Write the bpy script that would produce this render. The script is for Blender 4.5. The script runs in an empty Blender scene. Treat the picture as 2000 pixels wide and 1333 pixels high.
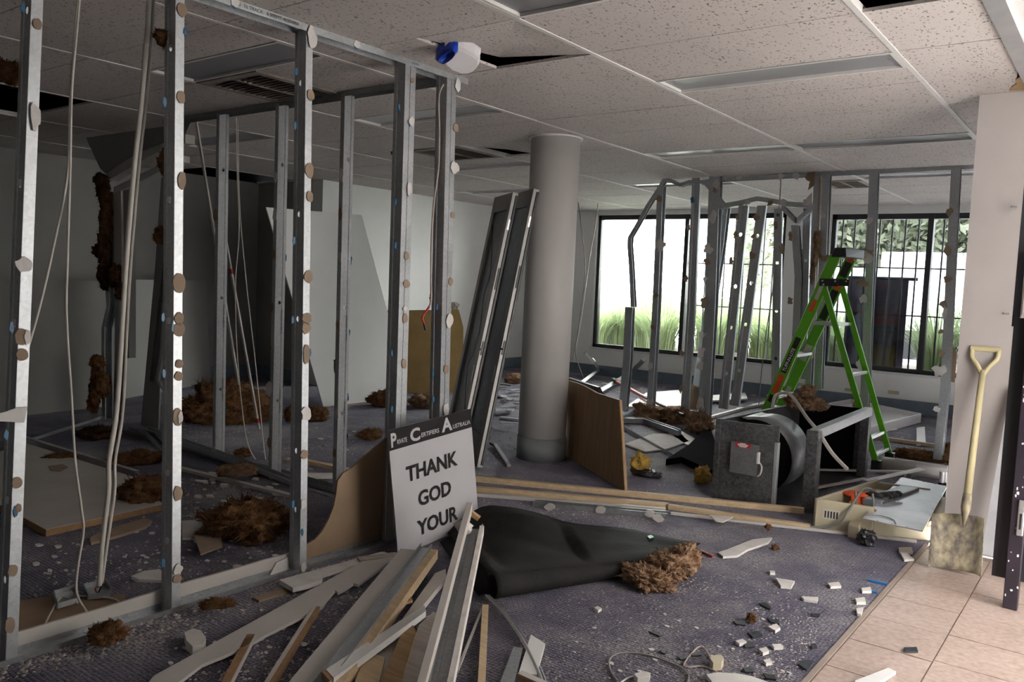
import bpy, bmesh, math, random
from mathutils import Vector as V, Matrix, noise
scene = bpy.context.scene
COL = scene.collection
# ------------------------------------------------------------------ camera
CAM = V((0, 0, 1.37)); FPX = 1600.0; ZC = 2.457
_y, _p, _r = (math.radians(a) for a in (37.155, -4.25, 2.495))
FWD = V((-math.sin(_y)*math.cos(_p), math.cos(_y)*math.cos(_p), math.sin(_p)))
_rt = V((math.cos(_y), math.sin(_y), 0)); _up = _rt.cross(FWD)
RGT = math.cos(_r)*_rt + math.sin(_r)*_up
UPV = -math.sin(_r)*_rt + math.cos(_r)*_up
cd = bpy.data.cameras.new('camera'); cam = bpy.data.objects.new('camera', cd); COL.objects.link(cam)
cam.matrix_world = Matrix(((RGT.x, UPV.x, -FWD.x, 0), (RGT.y, UPV.y, -FWD.y, 0), (RGT.z, UPV.z, -FWD.z, CAM.z), (0, 0, 0, 1)))
cd.sensor_width = 36.0; cd.lens = FPX/2000*36; cd.clip_start = .05; cd.clip_end = 300
scene.camera = cam
# ------------------------------------------------------------------ light
W = bpy.data.worlds.new('overcast_sky'); scene.world = W; W.use_nodes = True
wb = W.node_tree.nodes['Background']; wb.inputs[0].default_value = (1.0, .985, .975, 1); wb.inputs[1].default_value = 30.0
scene.cycles.max_bounces = 8; scene.cycles.adaptive_threshold = .015
scene.view_settings.view_transform = 'Standard'; scene.view_settings.look = 'None'
scene.view_settings.gamma = 1; scene.view_settings.use_curve_mapping = False
scene.view_settings.exposure = -0.05
def portal(name, loc, rot, sx, sy):
    l = bpy.data.lights.new(name, 'AREA'); l.shape = 'RECTANGLE'; l.size = sx; l.size_y = sy
    l.cycles.is_portal = True
    o = bpy.data.objects.new(name, l); COL.objects.link(o); o.location = loc; o.rotation_euler = rot
portal('sky_portal_rear', (-4.0, 10.62, 1.4), (math.radians(-90), 0, 0), 5.2, 2.1)
portal('sky_portal_front', (.62, 3.5, 1.2), (0, math.radians(90), 0), 2.4, 1.6)
# ------------------------------------------------------------------ helpers
def ray(x, y): return RGT*((x-1000)/FPX) + UPV*((666.5-y)/FPX) + FWD
def fl(x, y, z=0.0): d = ray(x, y); return CAM + d*((z-CAM.z)/d.z)
def onx(x, y, X): d = ray(x, y); return CAM + d*(X/d.x)
def ony(x, y, Y): d = ray(x, y); return CAM + d*(Y/d.y)
def onp(x, y, p, n): d = ray(x, y); return CAM + d*((V(p)-CAM).dot(V(n))/d.dot(V(n)))
LOC = {}
MATS = {}
def link(o): COL.objects.link(o); return o
class MB:
    def __init__(s): s.v = []; s.f = []; s.m = []
    def add(s, vs, fs, mi=0):
        b = len(s.v); s.v += [V(p) for p in vs]; s.f += [tuple(i+b for i in f) for f in fs]; s.m += [mi]*len(fs); return s
    def hexa(s, a, mi=0):   # a: 8 corners, bottom ring then top ring
        return s.add(a, [(3,2,1,0),(4,5,6,7),(0,1,5,4),(1,2,6,5),(2,3,7,6),(3,0,4,7)], mi)
    def box(s, x0, y0, z0, x1, y1, z1, mi=0):
        return s.hexa([(x0,y0,z0),(x1,y0,z0),(x1,y1,z0),(x0,y1,z0),(x0,y0,z1),(x1,y0,z1),(x1,y1,z1),(x0,y1,z1)], mi)
    def obox(s, c, ax, ay, az, mi=0):  # centre and three half-axis vectors
        c = V(c); ax = V(ax); ay = V(ay); az = V(az)
        return s.hexa([c-ax-ay-az, c+ax-ay-az, c+ax+ay-az, c-ax+ay-az, c-ax-ay+az, c+ax-ay+az, c+ax+ay+az, c-ax+ay+az], mi)
    def bar(s, p0, p1, w, h, up=(0,0,1), mi=0, taper=1.0):
        p0 = V(p0); p1 = V(p1); d = (p1-p0).normalized(); up = V(up)
        sx = d.cross(up)
        if sx.length < 1e-4: sx = d.cross(V((1,0,0)))
        sx.normalize(); u = sx.cross(d).normalized()
        a = sx*(w/2); b = u*(h/2); a2 = a*taper; b2 = b*taper
        return s.hexa([p0-a-b, p0+a-b, p1+a2-b2, p1-a2-b2, p0-a+b, p0+a+b, p1+a2+b2, p1-a2+b2], mi)
    def prism(s, pts, vec, mi=0):
        n = len(pts); pts = [V(p) for p in pts]; vec = V(vec)
        return s.add(pts+[p+vec for p in pts], [tuple(range(n-1,-1,-1)), tuple(range(n,2*n))]+[(i,(i+1)%n,n+(i+1)%n,n+i) for i in range(n)], mi)
    def tube(s, pts, r, n=8, mi=0, cap=True):
        pts = [V(p) for p in pts]; m = len(pts); rs = r if isinstance(r, (list, tuple)) else [r]*m
        t = (pts[1]-pts[0]).normalized(); a = t.cross(V((0,0,1)))
        if a.length < 1e-3: a = t.cross(V((1,0,0)))
        a.normalize(); vs = []; fs = []
        for i, p in enumerate(pts):
            t = (pts[min(i+1,m-1)]-pts[max(i-1,0)])
            t = t.normalized() if t.length > 1e-9 else V((0,0,1))
            a = (a - t*a.dot(t)); a = a.normalized() if a.length > 1e-6 else t.orthogonal().normalized()
            b = t.cross(a)
            for k in range(n):
                q = 2*math.pi*k/n; vs.append(p + a*(math.cos(q)*rs[i]) + b*(math.sin(q)*rs[i]))
        for i in range(m-1):
            for k in range(n):
                fs.append((i*n+k, i*n+(k+1)%n, (i+1)*n+(k+1)%n, (i+1)*n+k))
        if cap: fs += [tuple(range(n-1,-1,-1)), tuple(range((m-1)*n, m*n))]
        return s.add(vs, fs, mi)
    def cyl(s, p0, p1, r, n=16, mi=0, r2=None): return s.tube([p0, p1], [r, r if r2 is None else r2], n, mi)
    def build(s, name, mat, parent=None, smooth=False, solid=0, bevel=0, origin=None):
        if parent is not None: o0 = LOC[parent.name]
        elif origin is not None: o0 = V(origin)
        else:
            xs = [p.x for p in s.v]; ys = [p.y for p in s.v]; zs = [p.z for p in s.v]
            o0 = V(((min(xs)+max(xs))/2, (min(ys)+max(ys))/2, min(zs)))
        me = bpy.data.meshes.new(name); me.from_pydata([p-o0 for p in s.v], [], s.f)
        ms = mat if isinstance(mat, (list, tuple)) else [mat]
        for m in ms: me.materials.append(M[m])
        if any(s.m): me.polygons.foreach_set('material_index', s.m)
        if smooth: me.polygons.foreach_set('use_smooth', [True]*len(me.polygons))
        me.update()
        o = bpy.data.objects.new(name, me); link(o); LOC[o.name] = o0
        if parent is not None: o.parent = parent
        else: o.location = o0
        if solid: md = o.modifiers.new('solid', 'SOLIDIFY'); md.thickness = solid; md.offset = 0
        if bevel: md = o.modifiers.new('bevel', 'BEVEL'); md.width = bevel; md.segments = 2; md.limit_method = 'ANGLE'
        return o
def empty(name, loc):
    o = bpy.data.objects.new(name, None); link(o); o.location = V(loc); LOC[o.name] = V(loc); o.empty_display_size = .1; return o
def tag(o, label, cat=None, group=None, kind=None):
    o['label'] = label
    if cat: o['category'] = cat
    if group: o['group'] = group
    if kind: o['kind'] = kind
    return o
def thing(name, label, cat, loc, group=None): return tag(empty(name, loc), label, cat, group, 'thing')
def struct(o, label=None):
    o['kind'] = 'structure'
    if label: o['label'] = label
    return o
RND = random.Random(7)
def rough_poly(c, u, v, ru, rv, n=12, jag=.18, rnd=RND):
    c = V(c); u = V(u).normalized(); v = V(v).normalized(); out = []
    for k in range(n):
        q = 2*math.pi*k/n; j = 1+rnd.uniform(-jag, jag); out.append(c+u*(ru*j*math.cos(q))+v*(rv*j*math.sin(q)))
    return out
def text_mesh(body, origin, ux, uy, size, mat, parent, name='lettering', align='LEFT', bold=.0, depth=.0015, sx=1.0, space=1.0, box=None):
    """flat lettering: origin + ux*x + uy*y"""
    cu = bpy.data.curves.new('t', 'FONT'); cu.body = body; cu.size = size; cu.align_x = align; cu.offset = bold; cu.resolution_u = 3; cu.space_character = space
    o = bpy.data.objects.new('t', cu); link(o)
    bpy.context.view_layer.update()
    me0 = bpy.data.meshes.new_from_object(o.evaluated_get(bpy.context.evaluated_depsgraph_get()))
    ux = V(ux); uy = V(uy); nz = ux.cross(uy).normalized(); mb = MB()
    co=[p.co.copy() for p in me0.vertices]
    if box:
        a0=min(c.x for c in co); a1=max(c.x for c in co); b0=min(c.y for c in co); b1=max(c.y for c in co)
        for c in co: c.x=box[0]+(c.x-a0)/(a1-a0)*(box[1]-box[0]); c.y=box[2]+(c.y-b0)/(b1-b0)*(box[3]-box[2])
    vs = [V(origin)+ux*(c.x*sx)+uy*c.y+nz*depth for c in co]
    mb.add(vs, [tuple(p.vertices) for p in me0.polygons])
    bpy.data.objects.remove(o); bpy.data.meshes.remove(me0); bpy.data.curves.remove(cu)
    return mb.build(name, mat, parent)
# ------------------------------------------------------------------ materials
M = {}
def nm(name):
    m = bpy.data.materials.new(name); m.use_nodes = True; M[name] = m
    return m, m.node_tree.nodes, m.node_tree.links, m.node_tree.nodes['Principled BSDF']
def simple(name, col, rough=.6, metal=0.0, var=.12, scale=8.0, bump=0.0, bscale=60.0, spec=.5, col2=None, stretch=None):
    m, N, L, b = nm(name)
    b.inputs['Roughness'].default_value = rough; b.inputs['Metallic'].default_value = metal; b.inputs['Specular IOR Level'].default_value = spec
    tc = N.new('ShaderNodeTexCoord'); src = tc.outputs['Object']
    if stretch:
        mp = N.new('ShaderNodeMapping'); mp.inputs['Scale'].default_value = stretch; L.new(src, mp.inputs[0]); src = mp.outputs[0]
    n = N.new('ShaderNodeTexNoise'); n.inputs['Scale'].default_value = scale; n.inputs['Detail'].default_value = 5; n.inputs['Roughness'].default_value = .6; L.new(src, n.inputs['Vector'])
    r = N.new('ShaderNodeValToRGB'); L.new(n.outputs['Fac'], r.inputs[0])
    c2 = col2 or tuple(c*(1-var) for c in col); c1 = col if col2 else tuple(min(1, c*(1+var)) for c in col)
    r.color_ramp.elements[0].position = .35; r.color_ramp.elements[0].color = (*c2, 1)
    r.color_ramp.elements[1].position = .65; r.color_ramp.elements[1].color = (*c1, 1)
    L.new(r.outputs[0], b.inputs['Base Color'])
    if bump:
        n2 = N.new('ShaderNodeTexNoise'); n2.inputs['Scale'].default_value = bscale; n2.inputs['Detail'].default_value = 4; L.new(src, n2.inputs['Vector'])
        bp = N.new('ShaderNodeBump'); bp.inputs['Strength'].default_value = bump; bp.inputs['Distance'].default_value = .01; L.new(n2.outputs['Fac'], bp.inputs['Height']); L.new(bp.outputs[0], b.inputs['Normal'])
    return m
simple('white_paint', (.74,.73,.72), .6, var=.03, scale=3, bump=.08)
simple('wall_white', (.86,.86,.85), .65, var=.03, scale=1.5, bump=.05)
simple('wall_grey', (.20,.19,.19), .8, var=.12, scale=2.0, bump=.1)
simple('wall_shaded', (.27,.262,.255), .75, var=.06, scale=2.0, bump=.05)  # left recess shade is put into this grey; its boards are whitish
simple('pillar_pink', (.41,.375,.365), .7, var=.05, scale=1.5, bump=.06)
simple('column_paint', (.55,.525,.51), .55, var=.03, scale=1.2, bump=.04)
simple('column_skirt', (.19,.20,.21), .6, var=.1)
simple('skirting_blue', (.16,.20,.25), .6, var=.08)
simple('grid_white', (.70,.68,.66), .5, var=.05)
simple('diffuser', (.30,.30,.32), .35, var=.06, scale=2)
simple('vent_dirty', (.30,.26,.22), .7, var=.25, scale=6)
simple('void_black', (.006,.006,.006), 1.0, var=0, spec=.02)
simple('plaster', (.66,.62,.59), .9, var=.10, scale=12, bump=.25, bscale=40)
simple('plaster_white', (.64,.61,.59), .85, var=.08, scale=10, bump=.2, bscale=40)
simple('paper_brown', (.30,.22,.16), .9, var=.12, scale=7, bump=.06, bscale=90)
simple('card_brown', (.29,.20,.13), .9, var=.14, scale=2.5, bump=.06, bscale=90)
simple('glue_blue', (.02,.12,.24), .4, var=.2, scale=20)
simple('mdf_edge', (.33,.19,.10), .85, var=.15, scale=30)
simple('mdf_board', (.38,.24,.13), .7, var=.15, scale=4, stretch=(8,1,1))
simple('pine', (.58,.43,.27), .7, var=.14, scale=5, stretch=(1,9,9))
simple('pine_dark', (.38,.24,.115), .7, var=.2, scale=5, stretch=(1,9,9))
simple('grey_timber', (.42,.37,.33), .85, var=.14, scale=6, stretch=(1,6,6))
simple('white_timber', (.55,.515,.485), .6, var=.06, scale=4)
simple('cream', (.52,.46,.33), .55, var=.07, scale=5)
simple('shovel_handle', (.56,.49,.29), .5, var=.08, scale=6)
simple('shovel_blade', (.48,.41,.27), .65, col2=(.14,.12,.115), scale=24, metal=.1, stretch=(1,1,.45))
simple('black_rubber', (.017,.016,.016), .74, var=.35, scale=5, bump=.25, bscale=70, spec=.14)
simple('black_plastic', (.018,.018,.02), .4, var=.1)
simple('black_frame', (.022,.022,.026), .45, var=.1)
simple('purple_post', (.035,.026,.04), .4, col2=(.022,.018,.026), scale=9)
simple('white_plastic', (.80,.78,.80), .35, var=.02)
simple('cable_white', (.58,.54,.49), .5, var=.05)
simple('cable_pink', (.45,.36,.33), .5, var=.05)
simple('cable_grey', (.20,.20,.19), .5, var=.05)
simple('red', (.42,.03,.025), .45, var=.1)
simple('orange_red', (.75,.10,.03), .6, var=.1)
simple('green_rail', (.13,.47,.02), .38, var=.06)
simple('aluminium', (.66,.67,.69), .38, metal=.85, var=.06)
simple('alu_dark', (.31,.295,.285), .42, metal=.35, var=.06)
simple('alu_sheet', (.56,.57,.60), .40, metal=.35, var=.10, scale=7)
simple('foam_yellow', (.46,.30,.07), .95, var=.3, scale=20, bump=.4)
simple('flower_yellow', (.75,.42,.02), .8, var=.2, scale=20)
simple('gold_paper', (.42,.29,.11), .8, var=.1, scale=4)
simple('sign_white', (.43,.42,.44), .6, var=.03, scale=3)
simple('sign_black', (.018,.016,.017), .7, var=.1, spec=.2)
simple('dome_blue', (.01,.05,.42), .12, var=.3, scale=30)
simple('wool', (.25,.135,.068), 1.0, col2=(.085,.036,.014), scale=22, bump=.9, bscale=140, spec=.1)
simple('wool_dark', (.10,.050,.022), 1.0, col2=(.03,.015,.007), scale=22, bump=.9, bscale=140, spec=.1)
simple('wool_pink', (.44,.29,.19), 1.0, col2=(.19,.10,.055), scale=22, bump=.9, bscale=140, spec=.1)
simple('soil', (.10,.085,.07), .95, var=.3, scale=9, bump=.4)
simple('concrete', (.42,.41,.39), .85, var=.1, scale=3, bump=.1)
simple('asphalt', (.62,.62,.62), .9, var=.06, scale=6)
simple('render_white', (.85,.85,.86), .8, var=.03, scale=2)
def leafy(name,c1,c2,scale,tr):
    m=simple(name,c1,.5,col2=c2,scale=scale); N=m.node_tree.nodes; L=m.node_tree.links; b=N['Principled BSDF']; out=N['Material Output']
    t=N.new('ShaderNodeBsdfTranslucent'); L.new(b.inputs['Base Color'].links[0].from_socket,t.inputs[0]); mx=N.new('ShaderNodeMixShader'); mx.inputs[0].default_value=tr
    L.new(b.outputs[0],mx.inputs[1]); L.new(t.outputs[0],mx.inputs[2]); L.new(mx.outputs[0],out.inputs[0])
leafy('leaf',(.36,.42,.24),(.17,.23,.11),1.6,.45)
leafy('tree_leaf',(.26,.28,.20),(.13,.15,.10),1.5,.35)
simple('crumb', (.46,.42,.40), .95, var=.15, scale=30)
simple('bark', (.12,.09,.07), .9, var=.2)
simple('banner_purple', (.11,.095,.14), .6, var=.1, scale=3)
simple('banner_red', (.24,.035,.05), .6, var=.1)
simple('banner_ochre', (.19,.145,.045), .6, var=.1)
simple('banner_ink', (.035,.03,.05), .6, var=.1)
simple('banner_blue', (.03,.06,.17), .6, var=.1)
simple('slate_chip', (.022,.025,.032), .45, var=.2, scale=20)
simple('blue_plastic', (.01,.14,.40), .4, var=.05)
simple('green_plastic', (.01,.16,.07), .4, var=.05)
def metal_galv(name, c1, c2, rough=.34, scale=35, metal=.85):
    m, N, L, b = nm(name); b.inputs['Metallic'].default_value = metal
    tc = N.new('ShaderNodeTexCoord')
    vo = N.new('ShaderNodeTexVoronoi'); vo.inputs['Scale'].default_value = scale; L.new(tc.outputs['Object'], vo.inputs['Vector'])
    no = N.new('ShaderNodeTexNoise'); no.inputs['Scale'].default_value = 5; no.inputs['Detail'].default_value = 6; L.new(tc.outputs['Object'], no.inputs['Vector'])
    mx = N.new('ShaderNodeMix'); mx.data_type = 'RGBA'; mx.inputs[0].default_value = .65
    L.new(vo.outputs['Color'], mx.inputs[6]); L.new(no.outputs['Fac'], mx.inputs[7])
    r = N.new('ShaderNodeValToRGB'); r.color_ramp.elements[0].position = .3; r.color_ramp.elements[1].position = .7
    r.color_ramp.elements[0].color = (*c2, 1); r.color_ramp.elements[1].color = (*c1, 1)
    L.new(mx.outputs[2], r.inputs[0]); L.new(r.outputs[0], b.inputs['Base Color'])
    mr = N.new('ShaderNodeMapRange'); mr.inputs[3].default_value = rough-.07; mr.inputs[4].default_value = rough+.12; L.new(no.outputs['Fac'], mr.inputs[0]); L.new(mr.outputs[0], b.inputs['Roughness'])
metal_galv('galv', (.54,.56,.58), (.42,.44,.46), .44, 90)
metal_galv('galv_dull', (.42,.43,.44), (.30,.31,.32), .45, 90)
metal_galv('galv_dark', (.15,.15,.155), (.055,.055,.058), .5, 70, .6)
metal_galv('fan_grey', (.27,.28,.30), (.19,.195,.205), .42, 20, .55)
def mat_tile():
    m, N, L, b = nm('ceiling_tile'); b.inputs['Roughness'].default_value = .9
    tc = N.new('ShaderNodeTexCoord'); gp = N.new('ShaderNodeNewGeometry')
    mp = N.new('ShaderNodeMapping'); mp.inputs['Scale'].default_value = (1, .55, 1); L.new(gp.outputs['Position'], mp.inputs[0])
    n = N.new('ShaderNodeTexNoise'); n.inputs['Scale'].default_value = 95; n.inputs['Detail'].default_value = 3; n.inputs['Roughness'].default_value = .55; L.new(mp.outputs[0], n.inputs['Vector'])
    r = N.new('ShaderNodeValToRGB'); e = r.color_ramp.elements; e[0].position = .345; e[0].color = (.20,.175,.16,1); e[1].position = .40; e[1].color = (.70,.635,.61,1); L.new(n.outputs['Fac'], r.inputs[0])
    n2 = N.new('ShaderNodeTexNoise'); n2.inputs['Scale'].default_value = 1.3; L.new(gp.outputs['Position'], n2.inputs['Vector'])
    mx = N.new('ShaderNodeMix'); mx.data_type = 'RGBA'; mx.blend_type = 'MULTIPLY'; mx.inputs[0].default_value = .25
    L.new(r.outputs[0], mx.inputs[6]); L.new(n2.outputs['Fac'], mx.inputs[7]); L.new(mx.outputs[2], b.inputs['Base Color'])
    bp = N.new('ShaderNodeBump'); bp.inputs['Strength'].default_value = .4; bp.inputs['Distance'].default_value = .004; L.new(r.outputs[0], bp.inputs['Height']); L.new(bp.outputs[0], b.inputs['Normal'])
mat_tile()
def mat_carpet():
    m, N, L, b = nm('carpet'); b.inputs['Roughness'].default_value = .8; b.inputs['Specular IOR Level'].default_value = .35; b.inputs['Sheen Weight'].default_value = .22; b.inputs['Sheen Tint'].default_value = (.85,.83,1,1); b.inputs['Sheen Roughness'].default_value = .4
    g = N.new('ShaderNodeNewGeometry'); P = g.outputs['Position']
    ch = N.new('ShaderNodeTexVoronoi'); ch.distance = 'CHEBYCHEV'; ch.inputs['Scale'].default_value = 62; ch.inputs['Randomness'].default_value = .25; L.new(P, ch.inputs['Vector'])
    r = N.new('ShaderNodeValToRGB'); e = r.color_ramp.elements; e[0].position = .15; e[0].color = (.086,.077,.125,1); e[1].position = .62; e[1].color = (.026,.022,.041,1); L.new(ch.outputs['Distance'], r.inputs[0])
    # plaster dust lying on the pile, thicker in drifts
    n1 = N.new('ShaderNodeTexNoise'); n1.inputs['Scale'].default_value = 1.5; n1.inputs['Detail'].default_value = 10; n1.inputs['Roughness'].default_value = .72; L.new(P, n1.inputs['Vector'])
    n2 = N.new('ShaderNodeTexNoise'); n2.inputs['Scale'].default_value = 85; n2.inputs['Detail'].default_value = 3; L.new(P, n2.inputs['Vector'])
    r1 = N.new('ShaderNodeMapRange'); r1.inputs[1].default_value = .43; r1.inputs[2].default_value = .66; L.new(n1.outputs['Fac'], r1.inputs[0])
    r2 = N.new('ShaderNodeMapRange'); r2.inputs[1].default_value = .36; r2.inputs[2].default_value = .62; L.new(n2.outputs['Fac'], r2.inputs[0])
    d = N.new('ShaderNodeMath'); d.operation = 'MULTIPLY'; L.new(r1.outputs[0], d.inputs[0]); L.new(r2.outputs[0], d.inputs[1])
    mx = N.new('ShaderNodeMix'); mx.data_type = 'RGBA'; L.new(d.outputs[0], mx.inputs[0]); L.new(r.outputs[0], mx.inputs[6]); mx.inputs[7].default_value = (.42,.385,.36,1)
    L.new(mx.outputs[2], b.inputs['Base Color'])
    bp = N.new('ShaderNodeBump'); bp.inputs['Strength'].default_value = 1.0; bp.inputs['Distance'].default_value = .009; bp.invert = True; L.new(ch.outputs['Distance'], bp.inputs['Height']); L.new(bp.outputs[0], b.inputs['Normal'])
mat_carpet()
def mat_floor_tile():
    m, N, L, b = nm('floor_tile'); b.inputs['Roughness'].default_value = .38
    g = N.new('ShaderNodeNewGeometry'); P = g.outputs['Position']
    n = N.new('ShaderNodeTexNoise'); n.inputs['Scale'].default_value = 40; n.inputs['Detail'].default_value = 6; L.new(P, n.inputs['Vector'])
    n1 = N.new('ShaderNodeTexNoise'); n1.inputs['Scale'].default_value = 3; n1.inputs['Detail'].default_value = 4; L.new(P, n1.inputs['Vector'])
    r = N.new('ShaderNodeValToRGB'); e = r.color_ramp.elements; e[0].position = .3; e[0].color = (.40,.29,.24,1); e[1].position = .7; e[1].color = (.56,.45,.40,1); L.new(n.outputs['Fac'], r.inputs[0])
    r2 = N.new('ShaderNodeValToRGB'); e = r2.color_ramp.elements; e[0].position = .35; e[0].color = (.8,.78,.76,1); e[1].position = .65; e[1].color = (1,1,1,1); L.new(n1.outputs['Fac'], r2.inputs[0])
    mx = N.new('ShaderNodeMix'); mx.data_type = 'RGBA'; mx.blend_type = 'MULTIPLY'; mx.inputs[0].default_value = 1; L.new(r.outputs[0], mx.inputs[6]); L.new(r2.outputs[0], mx.inputs[7]); L.new(mx.outputs[2], b.inputs['Base Color'])
mat_floor_tile()
simple('grout', (.30,.24,.21), .9, var=.1)
def mat_glass(name,tint):
    m, N, L, b = nm(name); N.remove(b); out = N['Material Output']
    t = N.new('ShaderNodeBsdfTransparent'); t.inputs[0].default_value = tint
    g = N.new('ShaderNodeBsdfGlossy'); g.inputs['Roughness'].default_value = .03
    fr = N.new('ShaderNodeFresnel'); fr.inputs[0].default_value = 1.45
    mx = N.new('ShaderNodeMixShader'); L.new(fr.outputs[0], mx.inputs[0]); L.new(t.outputs[0], mx.inputs[1]); L.new(g.outputs[0], mx.inputs[2]); L.new(mx.outputs[0], out.inputs[0])
mat_glass('window_glass',(.93,.96,.95,1)); mat_glass('tinted_glass',(.50,.52,.53,1))
def mat_mesh_panel():
    m, N, L, b = nm('perforated'); b.inputs['Roughness'].default_value = .5
    g = N.new('ShaderNodeNewGeometry')
    v = N.new('ShaderNodeTexVoronoi'); v.inputs['Scale'].default_value = 150; v.inputs['Randomness'].default_value = 0; L.new(g.outputs['Position'], v.inputs['Vector'])
    r = N.new('ShaderNodeValToRGB'); e = r.color_ramp.elements; e[0].position = .30; e[0].color = (.10,.10,.11,1); e[1].position = .42; e[1].color = (.26,.26,.275,1); L.new(v.outputs['Distance'], r.inputs[0]); L.new(r.outputs[0], b.inputs['Base Color'])
mat_mesh_panel()
# ------------------------------------------------------------------ room shell
floor = struct(MB().box(-9.2,-2.6,-.06,-.82,10.56,0).build('floor','carpet', origin=(-5,4,0)), 'dark purple-blue carpet covered in plaster dust')
trim = struct(MB().box(-.835,-2.6,-.05,-.815,5.0,.003).build('trim_1','grout'), 'thin edge strip between carpet and tiles')
tf = struct(MB().box(-.815,-2.6,-.06,.60,5.0,-.004).build('floor_entry','grout', origin=(-.2,3,0)), 'pinkish beige floor tiles inside the entrance')
xs = [-.812,-.507,-.202,.103,.408]; k0 = 0
for i in range(4):
    y = 1.25 + .02*i
    while y < 4.9:
        MB().box(xs[i]+.003,y+.003,-.03,xs[i+1]-.003,y+.302,RND.uniform(-.0006,.0008)).build('floor_tile','floor_tile',tf); y += .305
ground = struct(MB().box(.60,-12,-.08,30,20,-.02).build('ground_front','concrete'), 'pale concrete footpath outside the entrance')
soffit = struct(MB().box(-.47,-5,ZC+.004,2.6,10.5,ZC+.10).build('soffit_added_awning','white_paint'), 'white entrance soffit, run on as an added unseen awning that cuts skylight')  # soffit edge is real; the awning depth beyond is added to block sky
MB().box(-.53,-.6,ZC-.012,-.46,5.0,ZC+.004).build('door_track','aluminium',soffit)
wl = struct(MB().box(-7.95,6.4,0,-7.75,10.56,ZC).build('wall_left','wall_white'), 'long white side wall')
wr = struct(MB().box(-9.2,6.4,0,-7.95,6.6,ZC).box(-9.2,-2.6,0,-9.0,6.4,ZC).build('wall_far_left','wall_shaded'), 'dim walls of the recess at the left')
wf = struct(MB().box(-9.2,-2.8,0,.75,-2.6,ZC).box(.55,-2.6,0,.75,2.7,ZC).box(.55,4.3,0,.75,5.2,ZC).box(-.2,5.0,0,.55,5.2,ZC).build('wall_front','wall_white'), 'shopfront wall beside the entrance')
# right pillar / wall
wp = struct(MB().box(-.75,5.0,0,-.2,10.56,ZC).build('wall_right','pillar_pink'), 'pale pinkish wall end beside the entrance')
MB().box(-.43,4.985,0,-.33,5.0,1.30).build('jamb_strip','cream',wp)
MB().box(-.47,4.99,1.30,-.30,5.0,2.43).build('jamb_strip','pillar_pink',wp)
MB().box(-.33,4.94,.0,-.26,5.0,.30).build('jamb_strip','white_paint',wp)
MB().box(-.435,4.975,.03,-.375,4.986,.17).build('cavity','void_black',wp)
for px,py in ((1985,405),(1969,613)): 
    c = ony(px,py,4.985); MB().tube([c, c+V((0,-.02,0)), c+V((-.02,-.03,0))], .006, 6).build('wire_stub','cable_grey',wp)
# column
cx, cy, cr = -3.60, 5.19, .187
cm = MB(); cm.tube([(cx,cy,.17),(cx,cy,ZC)], cr, 64)
colm = struct(cm.build('column','column_paint', smooth=False, origin=(cx,cy,0)), 'round grey painted column')
for p in colm.data.polygons: p.use_smooth = len(p.vertices)==4
s = MB(); s.tube([(cx,cy,0),(cx,cy,.175)], cr+.006, 64); o = s.build('skirt','column_skirt',colm)
for p in o.data.polygons: p.use_smooth = len(p.vertices)==4
s = MB(); s.tube([(cx,cy,ZC-.012),(cx,cy,ZC)], cr+.018, 64); s.build('collar','white_paint',colm)
# back wall with two window openings
Y0, Y1 = 10.55, 10.75
w1 = (-6.50,-3.66,.42,2.39); w2 = (-3.10,-.78,.47,2.36)
wb_ = MB(); wb_.box(-7.95,Y0,0,w1[0],Y1,ZC); wb_.box(w1[1],Y0,0,w2[0],Y1,ZC); wb_.box(w2[1],Y0,0,-.2,Y1,ZC)
for w in (w1,w2): wb_.box(w[0],Y0,0,w[1],Y1,w[2]); wb_.box(w[0],Y0,w[3],w[1],Y1,ZC)
struct(wb_.build('wall_back','wall_white'), 'white rear wall with two long windows')
struct(MB().box(-7.74,Y0-.018,0,-.76,Y0,.155).build('baseboard_back','skirting_blue'), 'blue-grey skirting under the rear windows')
struct(MB().box(-7.75,6.42,0,-7.732,Y0,.155).build('baseboard_left','skirting_blue'), 'blue-grey skirting along the white side wall')
struct(MB().box(-8.98,6.38,0,-7.95,6.40,.15).box(-9.0,3.2,0,-8.98,6.4,.15).build('baseboard_recess','skirting_blue'), 'dark skirting in the left recess')
def window(n, w, mull, bars, label, glass='window_glass'):
    x0,x1,z0,z1 = w; t = .05
    g = MB(); g.box(x0,10.60,z0,x0+t,10.68,z1); g.box(x1-t,10.60,z0,x1,10.68,z1); g.box(x0,10.60,z0,x1,10.68,z0+t); g.box(x0,10.60,z1-t*1.3,x1,10.68,z1)
    f = struct(g.build('window_%d'%n,'black_frame'), label)
    for x in mull: MB().box(x-.03,10.59,z0,x+.03,10.69,z1).build('mullion','black_frame',f)
    ed = [x0]+mull+[x1]
    for a,b in zip(ed,ed[1:]): MB().box(a+.03,10.636,z0+.03,b-.03,10.642,z1-.03).build('pane',glass,f)
    MB().box(x0-.01,Y0-.02,z0-.03,x1+.01,10.60,z0).build('window_sill','white_paint',f)
    for a,b,sp in bars:
        x = a+sp*.7
        while x < b-.03: MB().cyl((x,10.715,z0),(x,10.715,z1),.0105,6).build('security_bar','black_frame',f); x += sp
        for zf in (.36,.66): MB().box(a,10.708,z0+(z1-z0)*zf-.008,b,10.722,z0+(z1-z0)*zf+.008).build('security_rail','black_frame',f)
    return f
win1 = window(1, w1, [-5.06], [(-5.03,w1[1],.135)], 'wide rear window with black frame, left of the white pier')
win2 = window(2, w2, [-1.98], [(w2[0],-2.0,.145),(-1.96,w2[1],.145)], 'barred rear window with black frame, right of the white pier','tinted_glass')
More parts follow.
